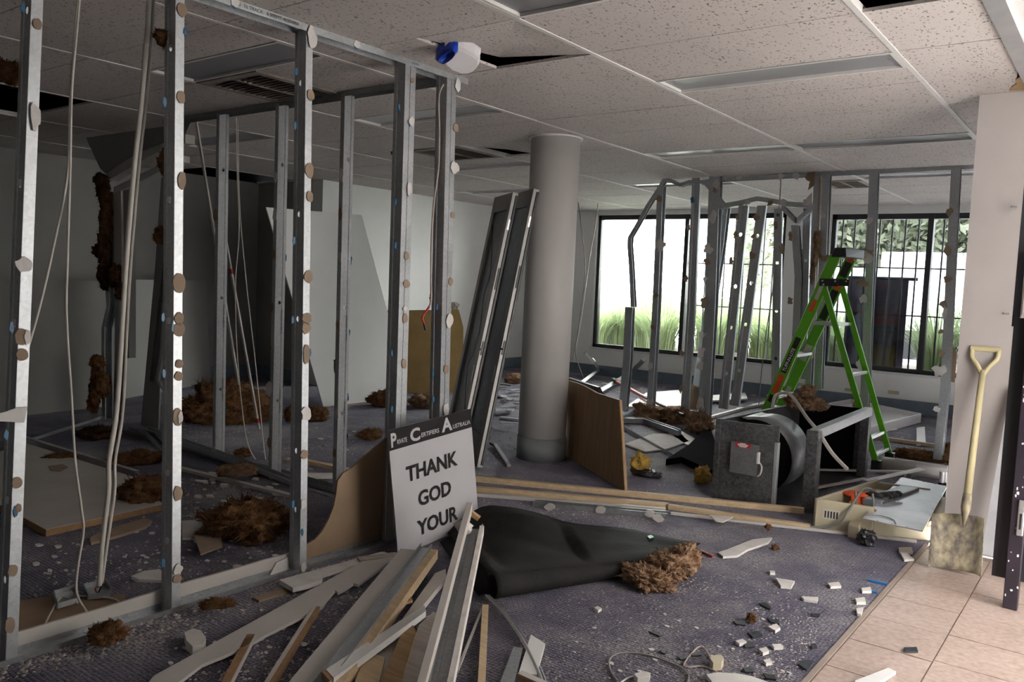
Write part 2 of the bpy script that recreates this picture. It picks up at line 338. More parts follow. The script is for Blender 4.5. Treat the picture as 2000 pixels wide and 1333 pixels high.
# mirrored lettering on the right pane
gc = ony(1889,478,10.63); z = gc.z
text_mesh('CENT',(gc.x,10.632,z-.035),(-1,0,0),(0,0,1),.085,'black_plastic',win2,'lettering')
gs = ony(1886,494,10.63); text_mesh('S',(gs.x,10.632,gs.z-.03),(-1,0,0),(0,0,1),.085,'black_plastic',win2,'lettering')
for px,py in ((1558,751),(1660,762),(1745,767)):
    c = ony(px,py,Y0-.02); tag(MB().box(c.x-.06,Y0-.03,c.z-.02,c.x+.06,Y0-.018,c.z+.02).build('wall_socket','cream'), {1558:'cream socket plate on the blue skirting behind the bent studs',1660:'cream socket plate on the blue skirting behind the green ladder',1745:'cream socket plate on the blue skirting right of the ladder'}[px],'socket')
# ------------------------------------------------------------------ ceiling
cg = struct(MB().box(-9.2,-2.8,ZC+.30,-.46,10.75,ZC+.36).build('ceiling','void_black', origin=(-4,4,ZC)), 'suspended ceiling of speckled lay-in tiles')
UX = lambda u: -2.142+1.2*u
VY = lambda v: 2.768+.6*v
tee = .024
for u in range(-5,2):
    MB().box(UX(u)-tee/2,-2.6,ZC-.004,UX(u)+tee/2,10.55,ZC+.03).build('main_tee','grid_white',cg)
lights = {(0,-.5),(-2,-.5),(0,2),(-2,2),(-4,2),(0,5.5),(-1,5.5),(-3,5.5),(0,8.5),(-2,8.5),(-4,8.5)}
lab = {(0,-.5):'perforated grey ceiling light panel at the top edge above the column side',(-2,-.5):'perforated dark ceiling light panel beside the square air vent',(0,2):'long unlit ceiling light between the column and the entrance',
 (-2,2):'unlit ceiling light seen between the corner studs left of the column',(-4,2):'unlit ceiling light above the hanging insulation at the left',(0,5.5):'unlit ceiling light just in front of the bent stud frame, nearest the wall end',(-1,5.5):'pale unlit ceiling light directly right of the column top',
 (-3,5.5):'distant unlit ceiling light left of the leaning doors',(0,8.5):'distant dark ceiling light behind the standing studs at the right',(-2,8.5):'distant pale ceiling light above the left rear window',(-4,8.5):'distant unlit ceiling light above the white side wall'}
missing = {(-4,-1),(1,0),(-6,4),(-6,5)}
halves = {(-1,0),(-2,0),(-3,4),(-2,4)}
def tile(x0,x1,y0,y1,tilt=0,axis='x',dz=0):
    m = MB(); a=.013; g=.002; z=ZC+dz
    zz = lambda x,y: z + (tilt*((x-x0)/(x1-x0)) if axis=='x' else tilt*((y-y0)/(y1-y0)) if axis=='y' else tilt*((x1-x)/(x1-x0))*((y-y0)/(y1-y0)))
    P=[(x0,y0),(x1,y0),(x1,y1),(x0,y1)]
    m.hexa([(x,y,zz(x,y)) for x,y in P]+[(x,y,zz(x,y)+.014) for x,y in P]); return m.build('ceiling_tile','ceiling_tile',cg)
for u in range(-6,2):
    xa = max(UX(u)+.012,-9.0); xb = min(UX(u+1)-.012,-.53)
    for v in range(-8,13):
        ya = max(VY(v)+.003,-2.6); yb = min(VY(v+1)-.003,10.55)
        if (u,v) in missing: continue
        L_ = [l for l in lights if l[0]==u and int(math.floor(l[1]))==v]
        if L_:
            l = L_[0]; yl0 = VY(l[1])+.004; yl1 = yl0+.292
            if abs(l[1]-v)<.1: tile(xa,xb,yl1+.006,yb)
            else: tile(xa,xb,ya,yl0-.006)
            t = thing('ceiling_light', lab[l], 'ceiling light', ((xa+xb)/2,(yl0+yl1)/2,ZC), 'recessed ceiling lights')
            m = MB(); e=.016
            m.box(xa,yl0,ZC-.003,xb,yl0+e,ZC+.05); m.box(xa,yl1-e,ZC-.003,xb,yl1,ZC+.05); m.box(xa,yl0+e,ZC-.003,xa+e,yl1-e,ZC+.05); m.box(xb-e,yl0+e,ZC-.003,xb,yl1-e,ZC+.05); m.build('frame','grid_white',t)
            MB().box(xa+e,yl0+e,ZC+.012,xb-e,yl1-e,ZC+.03).build('diffuser','perforated' if l[1]<0 else 'diffuser',t)
            continue
        if (u,v)==(-1,0):
            xm = UX(-.48); tile(xa,xm-.01,ya,yb,.0); tile(xm+.012,xb,ya,yb,.055,'xy'); continue
        if (u,v)==(-2,0):
            xm = UX(-1.5); tile(xm+.006,xb,ya,yb); continue
        if (u,v)==(-3,4):
            xm = UX(-2.5); tile(xa,xm-.006,ya,yb); continue
        if (u,v)==(-2,4):
            xm = UX(-1.7); tile(xm+.006,xb,ya,yb); tile(xa+.01,xm-.01,ya,yb,.06,'xy'); continue
        if (u,v)==(-1,9):
            xm = UX(-.35); tile(xa,xm-.006,ya,yb); continue
        if (u,v) == (-1,4):   # tile pushed around the column head
            pass
        tile(xa,xb,ya,yb,dz=RND.uniform(-.0015,.001))
def vent(x0,x1,y0,y1,label):
    t = thing('ceiling_vent',label,'air vent',((x0+x1)/2,(y0+y1)/2,ZC-.008),'ceiling air vents')
    m=MB(); e=.05; z0=ZC-.008; z1=ZC+.02
    m.box(x0,y0,z0,x1,y0+e,z1); m.box(x0,y1-e,z0,x1,y1,z1); m.box(x0,y0+e,z0,x0+e,y1-e,z1); m.box(x1-e,y0+e,z0,x1,y1-e,z1); m.build('frame','vent_dirty',t)
    MB().box((x0+x1)/2-.012,y0+e,z0,(x0+x1)/2+.012,y1-e,z1).build('divider','vent_dirty',t)
    for h in (0,1):
        xa=x0+e+h*((x1-x0)/2-e+.012)+.004; xb=xa+(x1-x0)/2-e-.02; y=y0+e+.02
        while y < y1-e-.02:
            MB().obox(((xa+xb)/2,y,ZC),((xb-xa)/2,0,0),(0,.012,.008),(0,-.001,.0015)).build('louvre','vent_dirty',t); y+=.04
    MB().box(x0+.02,y0+.02,z1+.02,x1-.02,y1-.02,z1+.03).build('backing','void_black',t)
vent(UX(-2)+.012,UX(-1.5),VY(0)+.003,VY(1)-.003,'dirty square ceiling air vent above the stud partition')
vent(UX(-2.5),UX(-2)-.012,VY(4)+.003,VY(5)-.003,'ceiling air vent left of the column top')
vent(UX(-.35),UX(0)-.012,VY(9)+.003,VY(10)-.003,'distant ceiling air vent above the barred window')
struct(MB().box(-9.3,-2.8,ZC,-9.2,10.75,ZC+.36).box(-9.2,10.56,ZC,-.2,10.75,ZC+.36).box(-9.2,-2.8,ZC,-.2,-2.7,ZC+.36).box(-.46,-2.8,ZC+.10,-.36,10.75,ZC+.36).build('ceiling_plenum','void_black'),'dark space above the ceiling tiles')
struct(MB().box(11,-25,-.08,13,18,7.2).build('sky_blocker_opposite','concrete'),'unseen plain building added across the footpath to cut skylight at the entrance')  # added out of view, tall enough to hold down the entrance light

stn=[fl(x,y,ZC-.0035) for x,y in ((1992,140),(2004,142),(2004,176),(1972,178),(1976,170),(1986,164),(1984,156),(1994,150))]
MB().prism([V((min(p.x,-.535),p.y,p.z)) for p in stn],(0,0,.002)).build('water_stain','pine_dark',cg)
# ------------------------------------------------------------------ steel framing
def cpath(path, wd, fd, web=.076, flg=.034, lip=.006, holes=(), name='stud', mat='galv', parent=None, hr=.011, rib=True):
    """C section swept along a path; path points are the web/near-flange corner, wd across the web, fd along the flanges"""
    wd = V(wd).normalized(); fd = V(fd).normalized(); path = [V(p) for p in path]
    r = .0035 if rib else 0
    prof = [(lip,flg),(0,flg),(0,0),(.26*web,0),(.30*web,r),(.70*web,r),(.74*web,0),(web,0),(web,flg),(web-lip,flg)]
    mb = MB()
    if len(path) == 2 and holes:
        p0, p1 = path; L = (p1-p0).length; d = (p1-p0)/L
        cuts = [0.0]
        for h in sorted(holes): cuts += [h-.4*web/2, h+.4*web/2]
        cuts.append(L)
        for i in range(len(cuts)-1):
            a = p0+d*cuts[i]; b = p0+d*cuts[i+1]
            for k in range(len(prof)-1):
                q0 = wd*prof[k][0]+fd*prof[k][1]; q1 = wd*prof[k+1][0]+fd*prof[k+1][1]
                if k == 4 and i % 2 == 1:
                    c = (a+b)/2+(q0+q1)/2; hw = (q1-q0)/2; hd = (b-a)/2
                    ring = []; sq = []
                    for j in range(8):
                        an = math.pi/8+j*math.pi/4; ring.append(c+wd*(hr*math.cos(an))+d*(hr*1.25*math.sin(an)))
                    cor = [c+hw+hd, c-hw+hd, c-hw-hd, c+hw-hd]
                    mb.add(ring+cor, [(8,0,1),(8,1,9),(9,1,2),(9,2,3),(9,3,10),(10,3,4),(10,4,5),(10,5,11),(11,5,6),(11,6,7),(11,7,8),(8,7,0)])
                else: mb.add([a+q0,a+q1,b+q1,b+q0],[(0,1,2,3)])
    else:
        vs = []; n = len(prof)
        for p in path: vs += [p+wd*x+fd*y for x,y in prof]
        mb.add(vs, [(i*n+k,i*n+k+1,(i+1)*n+k+1,(i+1)*n+k) for i in range(len(path)-1) for k in range(n-1)])
    return mb.build(name, mat, parent, solid=.0012)
def track(p0, p1, wd, fd, web=.078, flg=.03, name='track', parent=None, mat='galv'):
    return cpath([p0,p1], wd, fd, web, flg, .0005, (), name, mat, parent, rib=False)
def patch(parent, c, u, n, ru, rv, kind, rnd=RND, t=.003, off=0.0, tri=None):
    nmz = {'paper':('paper_patch','paper_brown'),'white':('plaster_patch','plaster_white'),'glue':('glue_dab','glue_blue')}[kind]
    n = V(n).normalized(); u = V(u).normalized(); v = n.cross(u)
    pts = tri or rough_poly(V(c)+n*off, u, v, ru, rv, 13, .10 if kind=='paper' and rnd is RND else .22 if rnd is RND else .38, rnd)
    return MB().prism(pts, n*t).build(nmz[0], nmz[1], parent)
def fit(px, fn, P):
    q = [fn(x,y,P) for x,y in px]; zs=[a.z for a in q]; mz=sum(zs)/len(zs)
    ax = 'x' if fn is ony else 'y'
    vs=[getattr(a,ax) for a in q]; mv=sum(vs)/len(vs)
    sl=sum((z-mz)*(v-mv) for z,v in zip(zs,vs))/sum((z-mz)**2 for z in zs)
    return lambda z: mv+sl*(z-mz)
# ---- near partition along the room (plane x = XF)
XF = -2.97; X0F = -2.925; X1F = -3.0; LNF=(X0F-X1F)/2.44
def onF(x,y,d=0): return onp(x,y,(X0F+d,0,0),(1,0,LNF))
def onFx(x,y,P): return onF(x,y)
pf = thing('stud_partition','near galvanised steel stud partition frame stripped of plasterboard, with printed top track','stud frame',(XF-.04,2.2,0))
track((X1F,-.3,ZC-.002),(X1F,3.46,ZC-.002),(-1,0,0),(0,0,-1),name='top_track',parent=pf)
track((X0F,-.3,.002),(X0F,3.46,.002),(-1,0,0),(0,0,1),flg=.02,name='bottom_track',parent=pf,mat='galv_dull')
FS = {
 's1':[(59,0),(47,450),(30,900),(10,1240)], 's2':[(343,0),(341,450),(338,900),(335,1200)], 's3':[(598,60),(594,450),(590,850),(585,1115)],
 's5':[(802,135),(795,450),(782,850)], 's6':[(883,150),(876,450),(867,850)]}
PT = {
 's1':[(73,47,17,22,'p'),(67,228,20,50,'w'),(45,516,30,30,'w'),(42,658,28,34,'p'),(52,659,13,30,'w'),(43,693,24,24,'p'),(33,943,20,22,'p'),(36,993,12,16,'p'),(25,1115,20,22,'p'),(19,1222,20,34,'p')],
 's2':[(355,20,20,27,'p'),(353,190,16,25,'p'),(355,353,16,36,'p'),(350,552,25,40,'p'),(350,622,18,24,'p'),(350,645,22,28,'p'),(350,711,15,17,'p'),(349,735,16,19,'p'),(347,815,19,38,'p'),(351,815,9,24,'w'),(347,964,17,30,'p'),(346,1113,18,20,'w'),(346,1131,16,18,'p')],
 's3':[(608,72,18,40,'w'),(607,186,14,22,'p'),(604,333,16,32,'p'),(605,384,12,22,'p'),(602,541,16,26,'p'),(599,622,18,22,'p'),(598,641,17,24,'p'),(598,693,12,38,'p'),(597,807,18,30,'w'),(594,888,15,18,'p'),(592,985,11,18,'w'),(592,1108,12,16,'w')],
 's5':[(805,157,8,10,'p'),(803,238,10,20,'w'),(798,370,9,26,'w'),(794,500,9,17,'p'),(794,555,12,16,'p'),(791,622,10,20,'p'),(790,603,8,9,'w'),(789,711,10,20,'p')],
 's6':[(893,168,11,28,'w'),(890,250,10,18,'p'),(887,327,16,24,'w'),(884,420,8,13,'p'),(880,550,8,16,'p'),(877,625,13,30,'w'),(871,722,9,18,'p'),(870,800,10,24,'w')]}
GL = {'s1':[(44,15),(22,640),(12,850),(58,520),(30,1000)],'s2':[(362,62),(321,200),(318,620),(338,640),(320,730),(318,1100)],'s3':[(578,140),(576,245),(574,470),(571,625),(605,690),(572,985),(590,1040)],'s5':[(779,210),(772,480),(772,395),(765,690),(800,240),(765,800)],'s6':[(853,600),(846,780),(845,730),(898,170)]}
FY = {}
for k, px in FS.items():
    fy = fit(px, onFx, XF); FY[k] = fy; p0 = V((X0F-.001, fy(0), .004)); p1 = V((X1F-.001, fy(2.44), 2.44))
    wide = k in ('s5','s6')
    st = cpath([p0,p1],(-1,0,0),(0,1,0),holes=(.28,.55,1.15,1.62,2.2) if not wide else (.5,1.1,1.7), flg=.036, parent=pf, name='stud', web=.076)
    if wide: # boxed double stud: a second section nested behind
        cpath([p0+V((-.0005,-.037,0)),p1+V((-.0005,-.037,0))],(-1,0,0),(0,1,0),flg=.034,parent=pf,name='stud')
    for (x,y,w,h,t) in PT[k]:
        c = onF(x,y,.002); du = abs(onF(x+w/2,y).y-onF(x-w/2,y).y)/2; dv = abs(onF(x,y+h/2).z-onF(x,y-h/2).z)/2
        patch(st,c,(0,1,0),(1,0,LNF),du,dv,'paper' if t=='p' else 'white',off=.0 if t=='p' else .0035)
    for (x,y) in GL[k]:
        c = onF(x,y,.0005); patch(st,c,(0,1,0),(1,0,LNF),.007,.018,'glue',off=-.0005 if 0 else 0)
    if k in ('s1','s2'):
        for z in (.55,1.15,1.62,2.2)[:3] if k=='s1' else (.28,.55,1.15,1.62):
            c = V((X0F-LNF*z-.038,fy(z)+.0045,z+.004)); mb=MB(); mb.tube([c+V((0,-.006,0)),c+V((0,.004,0))],[.013,.012],10); mb.build('grommet','white_plastic',st)
# extra ragged board remnant flap on the leftmost stud
fyc = lambda x,y: onF(x,y,.004)
st1 = [o for o in pf.children if o.name.startswith('stud')][0]
MB().prism([fyc(x,y) for x,y in ((-25,812),(5,806),(30,797),(52,795),(49,812),(46,826),(20,824),(-25,822))],(.006,0,0)).build('plaster_patch','plaster_white',st1)
ut = V((0,1,0)); t0 = onF(466,18,.001)
tt = [o for o in pf.children if o.name.startswith('top_track')][0]
text_mesh('0  76 TRACK   0.50BMT 40203000',(X1F,t0.y,2.434),(0,1,0),(0,0,1),.021,'black_plastic',tt,'lettering',depth=.002,sx=1.0)
text_mesh('9:36 PM',(X1F,3.02,2.436),(0,1,0),(0,0,1),.015,'black_plastic',tt,'lettering',depth=.002)
for (x,y,w,h) in ((459,5,19,16),(697,87,15,18)):
    c=onF(x,y,.002); patch(tt,c,(0,1,0),(1,0,0),.02,.018,'white'); patch(tt,c+V((-.0005,-.004,-.014)),(0,1,0),(1,0,0),.012,.010,'glue')
# ---- return partition (plane y = YR)
YR = 3.34
pr_ = thing('stud_partition','return stud partition frame running to the left behind the near frame','stud frame',(-4.6,YR+.04,0))
track((X1F-.08,YR,ZC-.002),(-5.9,YR,ZC-.002),(0,1,0),(0,0,-1),name='top_track',parent=pr_,mat='galv_dull')
track((XF-.08,YR,.002),(-6.5,YR,.002),(0,1,0),(0,0,1),name='bottom_track',parent=pr_,mat='galv_dull')
RS = {'t1':[(427,380),(424,600),(421,850)],'t2':[(542,345),(538,600),(531,890)],'t3':[(670,350),(665,600),(657,930)]}
RP = {'t1':[(421,420,11,24,'p'),(418,880,8,14,'w')],'t2':[(538,346,7,17,'w'),(537,420,9,22,'w'),(534,497,9,18,'p'),(530,600,9,20,'p'),(528,680,8,12,'p'),(525,760,16,26,'w'),(526,865,9,20,'p')],'t3':[(667,342,9,24,'w'),(665,418,8,28,'p'),(664,502,7,18,'w'),(660,635,8,20,'p'),(658,810,8,20,'w'),(654,885,8,18,'p')]}
for k, px in RS.items():
    fx = fit(px, ony, YR); p0=V((fx(0),YR-.001,.004)); p1=V((fx(2.44),YR-.001,2.44))
    st = cpath([p0,p1],(0,1,0),(-1,0,0),holes=(.5,1.15,2.05),parent=pr_,name='stud')
    for z in [x*.105+.3 for x in range(18)]:   # pressed ticks across the web
        xx=fx(z); MB().box(xx,YR+.018,z,xx+.0022,YR+.058,z+.004).build('web_tick','galv',st)
    for (x,y,w,h,t) in RP[k]:
        c=ony(x,y,YR-.003); s=(c-CAM).length/FPX
        patch(st,c,(1,0,0),(0,-1,0),max(w*s/2*1.3,.012),h*s/2,'paper' if t=='p' else 'white')
    for z in (.42,.95): text_mesh('0.50BMT 40203000',(fx(z)+.0015,YR+.058,z),(0,0,1),(0,-1,0),.02,'black_plastic',st,'lettering',depth=.0012)
    for z in (.35,.6,1.0,1.45): patch(st,(fx(z)-.01,YR+.077,z),(1,0,0),(0,1,0),.016,.03,'glue')
text_mesh('BMT 40203000',(-4.2,YR-.002,2.434),(1,0,0),(0,0,1),.021,'black_plastic',pr_,'lettering',depth=.002)
# sloping loose tracks of the return partition near the floor
cpath([ony(272,842,YR-.06),ony(480,915,YR-.08),ony(656,984,YR-.06)],(0,1,0),(0,0,1),web=.07,flg=.03,parent=pr_,name='loose_track',mat='galv',rib=False)
# ---- rear bent partition (plane y = YB)
YB = 7.55
pb = thing('stud_partition','battered rear stud partition with bent tracks and leaning studs in front of the windows','stud frame',(-2.8,YB+.04,0))
o3 = lambda x,y,Y=YB: ony(x,y,Y)
track(o3(1403,348),V((-.80,YB,o3(1905,318).z)),(0,1,0),(0,0,-1),name='top_track',parent=pb,mat='galv')
cpath([o3(1405,346),o3(1372,352),o3(1345,352),o3(1328,358),o3(1312,351),o3(1296,346)],(0,1,0),(0,0,-1),flg=.035,web=.07,name='crumpled_track',mat='galv',parent=pb,rib=False)
cpath([o3(1296,346),o3(1285,365),o3(1262,400),o3(1240,440),o3(1226,464),o3(1225,478),o3(1228,520),o3(1232,600)],(0,1,0),(1,0,0),flg=.045,web=.05,name='folded_track',mat='galv',parent=pb,rib=False)
def rs(pts, w, mat='galv', holes=(), Y=YB, name='stud', web=.076, flip=False):
    """stud of the rear frame, seen as a flange of width w px along a pixel path (left edge)"""
    P=[o3(x,y,Y) for x,y in pts]; wm=w*(P[0]-CAM).length/FPX*1.05
    if len(P)==2 and P[1].z<P[0].z: P=P[::-1]
    if holes: # web faces the room
        return cpath(P,(1,0,0),(0,1,0),web=wm,flg=.034,holes=holes,parent=pb,name=name,mat=mat,hr=.016)
    return cpath(P,(0,1,0),(1,0,0),web=web,flg=wm,parent=pb,name=name,mat=mat)
ST=[]
ST.append(rs([(1221,600),(1217,700),(1208,803)],15,web=.06))
ST.append(rs([(1284,362),(1274,600),(1262,812)],11))
ST.append(rs([(1352,348),(1342,600),(1328,822)],15,holes=(.55,1.1,1.62)))
ST.append(rs([(1385,344),(1376,600),(1362,838)],20))
ST.append(rs([(1404,400),(1395,480),(1378,590),(1358,720),(1345,800)],17,Y=YB+.12))
ST.append(rs([(1443,402),(1403,798)],17,holes=(.35,.8,1.2,1.7),Y=YB+.05))
ST.append(rs([(1479,402),(1426,792)],16,holes=(.35,.8,1.2,1.65),Y=YB+.08))
ST.append(rs([(1512,408),(1506,772)],14,holes=(.35,.8,1.25,1.7),Y=YB+.10))
ST.append(rs([(1545,440),(1552,540),(1548,640),(1540,760)],12,Y=YB+.10))
ST.append(rs([(1569,412),(1560,740)],12,holes=(.5,1.1,1.65),Y=YB+.14))
ST.append(rs([(1590,336),(1578,640),(1572,760)],9))
ST.append(rs([(1606,335),(1590,760)],12))
ST.append(rs([(1698,334),(1680,780),(1671,905)],13))
ST.append(rs([(1858,324),(1836,760),(1822,897)],13))
MB().bar(o3(1600,340,YB+.03),o3(1583,700,YB+.03),.035,.05,(0,1,0)).build('timber_packer','pine_dark',pb)
cpath([o3(1403,408),o3(1440,402),o3(1478,393),o3(1510,398),o3(1540,404),o3(1590,407)],(0,1,0),(0,0,1),web=.09,flg=.045,name='door_head_track',mat='galv',parent=pb,rib=False)
cpath([o3(1372,358),o3(1385,372),o3(1405,398)],(0,1,0),(1,0,0),web=.05,flg=.05,name='brace',mat='galv',parent=pb,rib=False)
cpath([o3(1526,410),o3(1552,436)],(0,1,0),(0,0,1),web=.06,flg=.05,name='brace',mat='galv',parent=pb,rib=False)
cpath([o3(1556,436),o3(1588,408)],(0,1,0),(0,0,1),web=.06,flg=.05,name='brace',mat='galv',parent=pb,rib=False)
r2=random.Random(3)
RB = {1:[(1287,388,14,12,'p'),(1291,480,22,22,'w'),(1282,578,10,9,'p'),(1270,715,10,12,'w'),(1275,640,7,10,'p'),(1268,790,16,18,'w')],2:[(1352,392,7,12,'g'),(1345,445,8,10,'p'),(1340,545,8,12,'p'),(1331,690,8,14,'p'),(1330,760,8,16,'p')],
 3:[(1398,360,12,16,'w'),(1396,372,8,9,'p'),(1392,425,14,24,'w'),(1384,487,16,16,'w'),(1380,510,13,13,'p'),(1378,545,10,10,'w'),(1376,590,14,20,'p'),(1372,655,14,16,'w'),(1370,690,14,22,'w'),(1368,715,16,18,'w'),(1368,790,16,26,'w'),(1366,820,10,12,'w')],
 5:[(1440,425,8,12,'p'),(1437,460,8,12,'p'),(1428,510,9,14,'p')],6:[(1478,425,14,10,'p'),(1470,500,12,16,'p'),(1472,462,8,10,'p')],7:[(1528,485,10,18,'p'),(1515,440,8,14,'p')],8:[(1545,462,8,18,'p'),(1543,588,10,14,'p')],
 11:[(1607,421,9,10,'w'),(1614,506,16,14,'p'),(1600,500,8,10,'p')],12:[(1697,431,13,12,'w'),(1690,494,26,16,'p'),(1695,502,20,20,'w'),(1685,553,26,10,'p'),(1686,585,13,14,'w'),(1680,710,14,20,'w'),(1672,790,10,24,'p')],13:[(1855,415,9,14,'p'),(1852,490,14,18,'p'),(1850,546,14,12,'p'),(1842,594,14,16,'p'),(1846,612,10,24,'w'),(1838,648,9,8,'p'),(1838,690,10,14,'p'),(1834,725,20,22,'w'),(1830,800,10,10,'w')]}
for i,l in RB.items():
    for (x,y,w,h,t) in l:
        c=o3(x,y,YB-.008); s=(c-CAM).length/FPX
        patch(ST[i],c,(1,0,0),(0,-1,0),w*s/2,h*s/2,{'p':'paper','w':'white','g':'glue'}[t],r2,t=.006)
for x in (1415,1445,1525,1555,1580):
    c=o3(x,344,YB-.006); patch(pb,c,(1,0,0),(0,-1,0),.03,.04,'white' if x%2 else 'paper',r2)
for x,y in ((1460,396),(1505,397),(1530,396)):
    c=o3(x,y,YB-.012); patch(pb,c,(1,0,0),(0,-1,0),.03,.025,'white' if x!=1505 else 'paper',r2)
# board remnants still hanging on the rear frame
MB().prism([o3(x,y,YB-.012) for x,y in ((1580,338),(1592,334),(1590,362),(1578,372),(1582,352))],(0,.01,0)).build('board_remnant','paper_brown',pb)
MB().prism([o3(x,y,YB-.012) for x,y in ((1566,398),(1585,376),(1586,400),(1574,402))],(0,.01,0)).build('board_remnant','plaster',pb)
MB().prism([o3(x,y,YB+.085) for x,y in ((1844,668),(1858,672),(1869,690),(1864,748),(1846,742),(1842,705))],(0,.01,0)).build('board_remnant','card_brown',pb)
MB().prism([o3(x,y,YB+.085) for x,y in ((1343,749),(1361,757),(1362,800),(1342,798))],(0,.01,0)).build('board_remnant','card_brown',pb)
# ------------------------------------------------------------------ shared makers
def smooth(pts, n=8):
    pts=[V(p) for p in pts]; out=[]
    for i in range(len(pts)-1):
        p0=pts[max(i-1,0)]; p1=pts[i]; p2=pts[i+1]; p3=pts[min(i+2,len(pts)-1)]
        for k in range(n):
            t=k/n; out.append(.5*((2*p1)+(p2-p0)*t+(2*p0-5*p1+4*p2-p3)*t*t+(3*p1-p0-3*p2+p3)*t**3))
    out.append(pts[-1]); return out
def cable(name,label,pts,r,mat,cat='cable',n=6,group=None): return tag(MB().tube(smooth(pts),r,n).build(name,mat,smooth=True),label,cat,group)
def wool_mesh(c,rad,seed,sub=4,fib=220,ground=None,rag=1.0):
    c=V(c); rx,ry,rz=rad; bm=bmesh.new(); bmesh.ops.create_icosphere(bm,subdivisions=sub,radius=1)
    off=V((seed*3.1,seed*1.7,seed*.9)); mb=MB(); vs=[]
    for v in bm.verts:
        d=v.co.normalized(); n1=noise.noise(d*1.6+off); n2=noise.noise(d*4.2+off*2); n3=noise.noise(d*10+off); n4=noise.noise(d*23+off)
        k=1+rag*(.34*n1+.26*n2+.17*abs(n3)*1.3+.09*n4)-.12
        p=V((d.x*rx*k,d.y*ry*k,d.z*rz*k))+c
        if ground is not None and p.z<ground+.002: p.z=ground+.002+.004*abs(n4)
        vs.append(p)
    fs=[tuple(v.index for v in f.verts) for f in bm.faces]; bm.free(); mb.add(vs,fs)
    rr=random.Random(seed); m=(rx+ry+rz)/3
    for i in range(int(fib*2.2)):
        p=vs[rr.randrange(len(vs))]; d=(p-c); d=V((d.x/rx/rx,d.y/ry/ry,d.z/rz/rz)).normalized()
        t=V((rr.uniform(-1,1),rr.uniform(-1,1),rr.uniform(-.6,1))); t=(t-d*t.dot(d)*.4).normalized()
        L=m*rr.uniform(.15,.4); w=d.cross(t).normalized()*rr.uniform(.0008,.0022)*(1+m*4)
        q=p+t*L*.5+d*L*.25; e=p+t*L*.85+d*L*.15+V((0,0,-.2*L))
        if ground is not None: q.z=max(q.z,ground+.003); e.z=max(e.z,ground+.002)
        mb.add([p-w-d*.004,p+w-d*.004,q+w*.7,q-w*.7,e],[(0,1,2,3),(3,2,4)])
    return mb
def wool(label,c,rad,seed,mat='wool',sub=4,fib=220,ground=0.0,rag=1.0,group='brown insulation clumps'):
    return tag(wool_mesh(c,rad,seed,sub,fib,ground,rag).build('insulation_clump',mat,smooth=True),label,'insulation',group)
def wool_px(label,x0,y0,x1,y1,seed,mat='wool',depth=1.0,h=None,rag=1.0,sub=4,fib=220,z=0.0):
    """clump resting on the floor whose outline spans the pixel box"""
    b=fl((x0+x1)/2,y1-2,z); s=(b-CAM).length/FPX; w=(x1-x0)*s/2; hh=h if h else (y1-y0)*s*.46
    dr=V((b.x,b.y,0)).normalized(); c=b+dr*w*depth*.7; c.z=z+hh*.55
    o=wool_mesh(V((0,0,0)),(w,w*depth,hh*.9),seed,sub,fib,None,rag)
    a=math.atan2(dr.y,dr.x)-math.pi/2; R=Matrix.Rotation(a,3,'Z')
    o.v=[(R@p)+c for p in o.v]
    for p in o.v:
        if p.z<z+.002: p.z=z+.002
    return tag(o.build('insulation_clump',mat,smooth=True),label,'insulation','brown insulation clumps')
def sheet(name,label,cat,pts,vec,mat,group=None,bevel=0): return tag(MB().prism(pts,vec).build(name,mat,bevel=bevel),label,cat,group)
F=fl
# ------------------------------------------------------------------ plasterboard left on the near frame
XB=X0F-.079
sheet('plasterboard_remnant','brown torn plasterboard backing with a curved edge, standing behind the sign','plasterboard',
  [onx(x,y,XB) for x,y in ((598,1101),(753,1066),(775,1050),(775,838),(755,855),(724,882),(705,898),(687,915),(670,925),(660,939),(657,965),(652,990),(643,1013),(630,1038),(615,1055),(598,1064))],(-.010,0,0),'card_brown')
sheet('skirting_strip','white painted strip along the foot of the near frame between its first three studs','skirting',
  [onx(x,y,XB) for x,y in ((20,1286),(150,1245),(320,1195),(450,1157),(580,1117),(580,1078),(520,1094),(440,1117),(355,1141),(200,1189),(20,1240))],(-.012,0,0),'white_timber')
sheet('plasterboard_remnant','torn white plasterboard corner with brown edge at the foot of the third near stud','plasterboard',
  [onx(x,y,XB+.012) for x,y in ((528,1124),(540,1100),(562,1090),(565,1112),(548,1122))],(-.008,0,0),'plaster_white')
